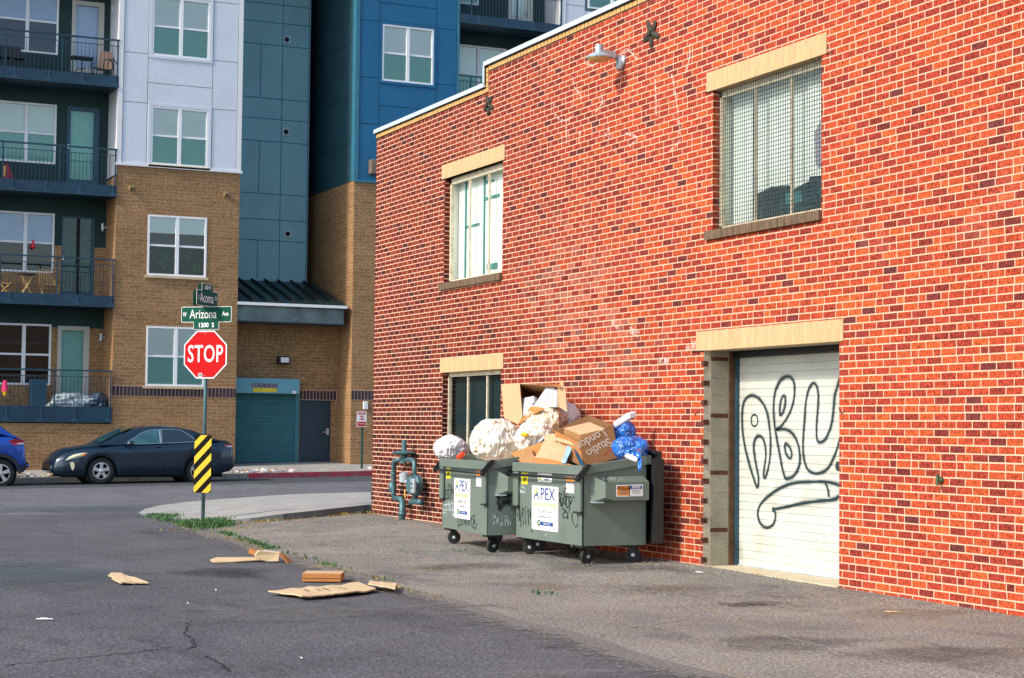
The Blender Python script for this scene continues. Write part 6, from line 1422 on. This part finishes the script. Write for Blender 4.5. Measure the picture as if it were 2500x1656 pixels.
gl_ = [('f', [(U_(1130), Zc(690)), (U_(1205), Zc(628)), (U_(1300), Zc(572)), (U_(1418), Zc(556)), (U_(1428), Zc(575)), (U_(1426), Zc(670)), (U_(1415), Zc(686))], ''), ('r', [(U_(1448), Zc(684)), (U_(1442), Zc(670)), (U_(1442), Zc(570)), (U_(1450), Zc(556)), (U_(1560), Zc(555)), (U_(1640), Zc(570)), (U_(1750), Zc(650)), (U_(1740), Zc(668))], '')]
Pc, cb, side = car((nx, 46.0+.0, cz), LEN, hw, belt, deck, roofp, sill, [(cw1, .40), (cw2, .40)], 'navy_paint', sed, .31, gl_, (U_(870), U_(1980)))
for u in (cw1, cw2):
    for s in (.86, -.68): wheels(Pc, sed, u, s, .325, 5, .215)
b = MB(); b.box(nx+.3, tx-.35, 46-.7, 46+.7, cz+.16, cz+.5)
for u in (cw1, cw2): b.lathe(Pc(u, .74, .33), (0, 1, 0), [(0, .39), (1.4, .39)], 24)
b.build('underbody', M['black'], sed)
b = MB(); b.prism([Pc(-.004, s, z) for s, z in ((.50,.36),(.52,.46),(.44,.54),(-.44,.54),(-.52,.46),(-.50,.36))], Vector((.01, 0, 0))); b.build('grille', M['black_plastic'], sed)
b = MB(); u0, u1 = U_(870), U_(1170)                  # windscreen and rear glass
def gq(ua, ub, m_=.80):
    za, zb = interp(roofp, ua)+.012, interp(roofp, ub)+.028; wa, wb = .70, .56; b.add([Pc(ua, wa, za), Pc(ua, -wa, za), Pc(ub, -wb, zb), Pc(ub, wb, zb)], [(0, 1, 2, 3)])
for t0, t1 in ((900, 960), (960, 1080), (1080, 1190)): gq(U_(t0), U_(t1))
b.build('windscreen', surf('green_windscreen', (.02,.10,.08,1), .08, bmp=0, coat=1), cb)
b = MB(); 
def srf(x, y, off=.012):                              # point on the lower body side (camera side)
    u = U_(x); z = Zc(y); w = interp(hw, u); be = interp(belt, u); t = max(0, min(1, (z-.25)/(be-.25))); return Pc(u, w*(1.0-.055*max(0, t-.5)*2)+off, z)
hl = [(578,850),(610,812),(660,790),(730,776),(772,778),(740,805),(690,822),(630,835)]
b.add([srf(*q, .03) for q in hl]+[srf(675, 808, .06)], [(i, (i+1) % 8, 8) for i in range(8)]); h_ = b.build('headlight', M['head_glass'], sed)
b = MB(); b.add([srf(708,812,.058), srf(740,782,.05), srf(770,779,.045), srf(742,804,.05)], [(0,1,2,3)]); b.build('indicator', M['amber'], h_)
b = MB(); b.add([srf(618,865,.035), srf(650,862,.035), srf(658,900,.035), srf(645,940,.035), srf(628,920,.035)], [(0,1,2,3,4)]); b.build('fog_lamp', M['head_glass'], sed)
b = MB(); b.add([srf(2018,692,.02), srf(2100,690,.02), srf(2115,732,.02), srf(2040,722,.02)], [(0,1,2,3)]); t_ = b.build('tail_light', M['tail_red'], sed)
b = MB(); b.add([srf(2045,705,.026), srf(2100,702,.026), srf(2108,716,.026), srf(2052,718,.026)], [(0,1,2,3)]); b.build('reverse_lens', M['ink_white'], t_)
b = MB(); b.tube([srf(1105, 690, .0), srf(1140, 688, .09), srf(1175, 690, .13)], [.03, .06, .05], 8); b.build('wing_mirror', M['navy_paint'], sed, smooth=True)
b = MB(); b.tube([srf(1370, 722, .012), srf(1400, 718, .04), srf(1430, 720, .012)], .014, 6); b.build('door_handle', M['navy_paint'], sed)
b = MB()
for pts in ([(1075,705),(1085,800),(1090,960)], [(1430,690),(1440,800),(1420,960)], [(1740,690),(1700,780)]): b.tube([srf(*q, .0) for q in pts], .006, 4)
b.build('door_gap', M['black'], cb)

# blue crossover, only its tail end reaches into the picture
bx1 = atY(71, 1130, 45.3).x; BL_ = 4.5; bz = gz(bx1-2, 45.3)
suv = thing('crossover_car', (bx1-2.2, 46.05, bz), 'bright blue crossover parked ahead of the sedan, cut off by the left edge', 'car', 'cars parked along the kerb')
V_ = lambda x: BL_-(265-x)/348*1.0
Zs = lambda y: (1085-y)/348*.98
hw2 = [(0, .5), (.2, .75), (.8, .9), (3.6, .91), (4.1, .88), (4.35, .82), (BL_, .74)]
deck2 = [(0, .62), (.2, .85), (1.0, .98), (1.4, 1.05), (V_(0), Zs(600)), (V_(110), Zs(628)), (V_(180), Zs(650)), (V_(225), Zs(690)), (V_(235), Zs(840)), (BL_, Zs(870))]
roof2 = [(1.05, .98), (1.6, 1.35), (2.1, 1.56), (2.8, 1.62), (3.4, 1.58), (V_(0), Zs(530)+.02), (V_(60), Zs(575)), (V_(130), Zs(625)), (V_(190), Zs(655))]
sill2 = [(0, .4), (.3, .25), (3.9, .27), (4.2, .36), (4.35, .42), (BL_, .48)]
belt2 = [(0, .55), (.3, .8), (1.2, .95), (V_(100), Zs(645)), (V_(220), Zs(700)), (V_(240), Zs(850)), (BL_, Zs(880))]
rw = V_(30)-.03
gl2 = [('a', [(1.7, 1.08), (2.0, 1.42), (2.7, 1.5), (3.3, 1.46), (3.6, 1.25), (3.3, 1.1)], '')]
Ps, cb2, _ = car((bx1-BL_, 46.05, bz), BL_, hw2, belt2, deck2, roof2, sill2, [(.85, .43), (rw, .43)], 'blue_paint', suv, .33, gl2, (1.05, V_(190)))
for u in (.85, rw):
    for s in (.87, -.68): wheels(Ps, suv, u, s, .345, 5, .235)
b = MB(); b.box(bx1-BL_+.3, bx1-.35, 46.05-.7, 46.05+.7, bz+.18, bz+.55)
for u in (.85, rw): b.lathe(Ps(u, .74, .34), (0, 1, 0), [(0, .42), (1.4, .42)], 24)
b.build('underbody', M['black'], suv)
def sv(x, y, off=.015): u = V_(x); return Ps(u, interp(hw2, u)*.985+off, Zs(y))
b = MB(); b.add([sv(72,682), sv(110,665), sv(150,655), sv(215,672), sv(222,705), sv(150,715), sv(120,712), sv(95,690)], [tuple(range(8))]); t_ = b.build('tail_light', M['tail_red'], suv)
b = MB(); b.add([sv(150,695,.02), sv(212,690,.02), sv(214,704,.02), sv(155,706,.02)], [(0,1,2,3)]); b.build('reverse_lens', M['ink_white'], t_)
b = MB(); b.add([sv(168,950,.02), sv(235,862,.02), sv(262,870,.0), sv(262,900,.0), sv(210,955,.02)], [(0,1,2,3,4)]); b.build('bumper_trim', M['black_plastic'], suv)
b = MB(); 
for k in range(16):
    a0, a1 = math.pi*k/16, math.pi*(k+1)/16; r0, r1 = .41, .49
    b.add([Ps(rw+r*math.cos(a), .915, .345+r*math.sin(a)) for r, a in ((r0,a0),(r1,a0),(r1,a1),(r0,a1))], [(0,1,2,3)])
b.build('wheel_arch_trim', M['black_plastic'], suv)
for o in list(bpy.data.objects):
    if o.type == 'MESH' and o.name.startswith(('body', 'roof')) and o.parent and o.modifiers.get('x'): pass

# ================================================================= balcony furniture and belongings
M['teak'] = surf('pale_wood', (.60,.38,.12,1), .6, var=.2, vscale=9)
FL2 = zY(285, 749)+.12; FLc = 50.45
def folding_chair(x, y, z, rot, label):
    t = thing('folding_chair', (x, y, z), label, 'chair', 'slatted wooden folding chairs on the second balcony')
    def Q(a, c, h): return Vector((x+a*math.cos(rot)-c*math.sin(rot), y+a*math.sin(rot)+c*math.cos(rot), z+h))
    b = MB()
    for i in range(7): a = -.20+i*.0667; b.tube([Q(a, .20, .50), Q(a, .26, .90)], .011, 4)
    for h, c in ((.50, .20), (.90, .26)): b.tube([Q(-.22, c, h), Q(.22, c, h)], .014, 4)
    b.build('backrest', M['teak'], t)
    b = MB()
    for i in range(5): c = -.2+i*.09; b.obox(Q(-.22, c, .43), Q(.22, c, 0)-Q(-.22, c, 0), Q(0, c+.06, 0)-Q(0, c, 0), UP*.02)
    b.build('seat', M['teak'], t)
    for s in (-.23, .23):
        MB().tube([Q(s, -.22, 0), Q(s, .22, .62)], .014, 4).build('leg', M['teak'], t); MB().tube([Q(s, .22, 0), Q(s, -.18, .44)], .014, 4).build('leg', M['teak'], t)
    MB().tube([Q(-.23, -.20, .03), Q(.23, -.20, .03)], .012, 4).build('stretcher', M['teak'], t)
    return t
folding_chair(atY(122, 700, FLc).x, FLc+.1, FL2, R(12), 'slatted wooden folding chair right of the small crossed-leg table')
folding_chair(atY(14, 700, FLc).x, FLc+.1, FL2, R(70), 'slatted wooden folding chair at the left edge beside the crossed-leg table')
tx_ = atY(65, 700, FLc).x; ft = thing('folding_table', (tx_, FLc, FL2), 'small dark-topped wooden table with crossed legs on the second balcony', 'table')
MB().lathe((tx_, FLc, FL2+.70), (0, 0, 1), [(0, .24), (.03, .25), (.035, .24)], 20).build('table_top', surf('dark_table_top', (.05,.035,.02,1), .5), ft)
for s, yy in ((1, -.12), (-1, -.08), (1, .1), (-1, .14)): MB().tube([(tx_-s*.23, FLc+yy, FL2), (tx_+s*.17, FLc+yy, FL2+.70)], .016, 5).build('leg', M['teak'], ft)
# top balcony chair and table
FL4 = zY(285, 212)+.12
cx_ = atY(250, 160, 50.5).x; pcz = thing('patio_chair', (cx_, 50.5, FL4), 'patio chair with a tan sling back and curved black arms on the top balcony', 'chair')
def Q(a, c, h): return Vector((cx_+a, 50.5+c, FL4+h))
MB().add([Q(-.12, .1, .45), Q(.26, .0, .42), Q(.30, .1, .98), Q(-.02, .2, 1.02)], [(0,1,2,3)]).build('backrest', surf('tan_sling', (.40,.24,.16,1), .8), pcz)
MB().add([Q(-.30, -.2, .42), Q(.2, -.25, .40), Q(.26, .1, .42), Q(-.12, .2, .44)], [(0,1,2,3)]).build('seat', M['black_steel'], pcz)
for o_ in (0, .12):
    MB().tube(smooth_path([Q(-.02+o_, -.25, .42), Q(.0+o_, -.25, .62), Q(.12+o_, -.25, .70), Q(.25+o_, -.2, .60), Q(.26+o_, -.2, .40)]), .017, 6).build('armrest', M['black_steel'], pcz)
for a, c in ((-.3, -.2), (-.12, .2), (.22, -.25), (.26, .1)): MB().tube([Q(a, c, 0), Q(a*.9, c, .43)], .016, 5).build('leg', M['black_steel'], pcz)
tb0, tb1 = atY(172, 140, 50.4).x, atY(226, 144, 50.4).x; ptb = thing('patio_table', ((tb0+tb1)/2, 50.4, FL4), 'dark patio table beside the sling chair on the top balcony', 'table')
MB().box(tb0, tb1, 50.2, 50.65, FL4+.66, FL4+.70).build('table_top', M['black_steel'], ptb)
for x_ in (tb0+.04, tb1-.04, (tb0+tb1)/2): MB().tube([(x_, 50.3, FL4), (x_, 50.3, FL4+.66)], .016, 5).build('leg', M['black_steel'], ptb)
MB().tube(smooth_path([(tb0+.1, 50.25, FL4+.1), (tb0+.15, 50.25, FL4+.32), (tb0+.4, 50.25, FL4+.36)]), .014, 5).build('foot_bar', M['black_steel'], ptb)
lt = thing('bench_table', (atY(30, 150, 50.5).x, 50.5, FL4), 'dark low bench in the left corner of the top balcony', 'bench')
xx0, xx1 = atY(-10, 150, 50.5).x, atY(62, 150, 50.5).x; MB().box(xx0, xx1, 50.3, 50.7, FL4+.50, FL4+.56).build('bench_top', M['black_steel'], lt)
for x_ in (xx1-.05, xx1-.4): MB().box(x_-.02, x_+.02, 50.3, 50.34, FL4, FL4+.5).build('leg', M['black_steel'], lt)
MB().box(xx0, xx1-.15, 50.35, 50.4, FL4+.56, FL4+.82).build('backrest', M['black_steel'], lt)
# things on the lower balconies
bag((atY(172, 975, 50.45).x, 50.45, FLc*0+zY(200, 1010)+.28), (.62, .28, .26), bagmat('striped_blanket', [(.4,(.06,.12,.14)), (.5,(.5,.58,.6)), (.6,(.25,.3,.34)), (.7,(.3,.12,.14))], .8, 6, coat=0), 'blanket_heap', 'pale crumpled blankets heaped behind the ground floor railing', None, 31, .3)['category'] = 'blankets'
bag((atY(238, 975, 50.5).x, 50.5, zY(200, 1010)+.24), (.28, .22, .34), bagmat('navy_bag', [(.4,(.006,.02,.05)), (.6,(.03,.08,.16))], .5, 6, coat=.2), 'duffel_bag', 'dark bag heaped at the right end of the ground floor balcony', None, 33, .25)['category'] = 'bag'
p = atY(88, 950, 50.6); b = MB(); b.box(atY(74, 950, 50.6).x, atY(113, 950, 50.6).x, 50.5, 50.9, zY(90, 1015), zY(90, 925)); tag(b.build('balcony_cabinet', M['slate_metal'], bevel=.02), 'dark blue cabinet behind the ground floor railing', 'cabinet')
p = atY(12, 945, 49.9); b = MB(); b.tube([(p.x, 49.9, p.z+.18), (p.x, 49.9, p.z-.12)], [.05, .09], 8); ws = b.build('windsock', surf('pink_cloth', (.75,.02,.12,1), .7)); tag(ws, 'pink and yellow cloth windsock on the ground floor railing at the left edge', 'windsock')
b = MB(); b.tube([(p.x, 49.9, p.z-.12), (p.x, 49.9, p.z-.24)], [.07, .03], 8); q = b.build('yellow_tail', M['sign_yellow'], None); q.parent = ws
p = atY(81, 597, 51.22); b = MB(); b.lathe(p, (0, 0, 1), [(-.15, .0), (-.08, .07), (.0, .05), (.03, .03), (.13, .025), (.15, .0)], 8); tag(b.build('window_ornament', surf('red_ornament', (.7,.01,.03,1), .4)), 'red ornament hanging in the balcony window above the wooden table', 'ornament')
b = MB(); p0 = atY(4, 402, 50.4); b.add([p0, atY(18, 398, 50.4), atY(30, 425, 50.3), atY(34, 446, 50.3), atY(6, 446, 50.35)], [(0,1,2,3,4)]); slab(b, [atY(8, 405, 50.3), atY(14, 405, 50.3), atY(12, 430, 50.3), atY(6, 430, 50.3)], .01, 1)
tag(b.build('draped_towel', [surf('maroon_towel', (.14,.01,.03,1), .9), M['teak']]), 'maroon towel draped on a chair back at the left edge of the third balcony', 'towel')
# landscaping stones between kerb and building
M['stone'] = [surf('stone_'+n, c, .85, var=.2, vscale=8) for n, c in (('white', (.58,.54,.5,1)), ('rust', (.32,.17,.09,1)), ('grey', (.25,.25,.26,1)), ('tan', (.42,.34,.24,1)))]
b = MB()
def rock(x, y, s, mi):
    z = fz(x, y); n = 7; vs = []
    for k, (h, f) in enumerate(((0, 1), (.35, 1.05), (.75, .7))):
        for j in range(n): a = 2*math.pi*j/n+k*.3; rr_2 = s*f*random.uniform(.75, 1.15); vs.append((x+rr_2*math.cos(a), y+rr_2*.8*math.sin(a), z+s*h*.9))
    vs.append((x, y, z+s*.85)); fs = [(k*n+j, k*n+(j+1) % n, (k+1)*n+(j+1) % n, (k+1)*n+j) for k in range(2) for j in range(n)]+[(2*n+j, 2*n+(j+1) % n, 3*n) for j in range(n)]
    b.add(vs, fs, mi)
for i in range(420):
    if i < 300: x = random.uniform(3, 13.9)
    else: x = random.uniform(13.9, 15.4) if i % 2 else random.uniform(17.6, 19)
    y = random.uniform(47.45, 48.0 if x < 12.2 else 48.3); rock(x, y, random.uniform(.05, .11), random.choice((0, 0, 1, 2, 3, 3)))
tag(b.build('landscape_stones', M['stone']), kind='stuff')
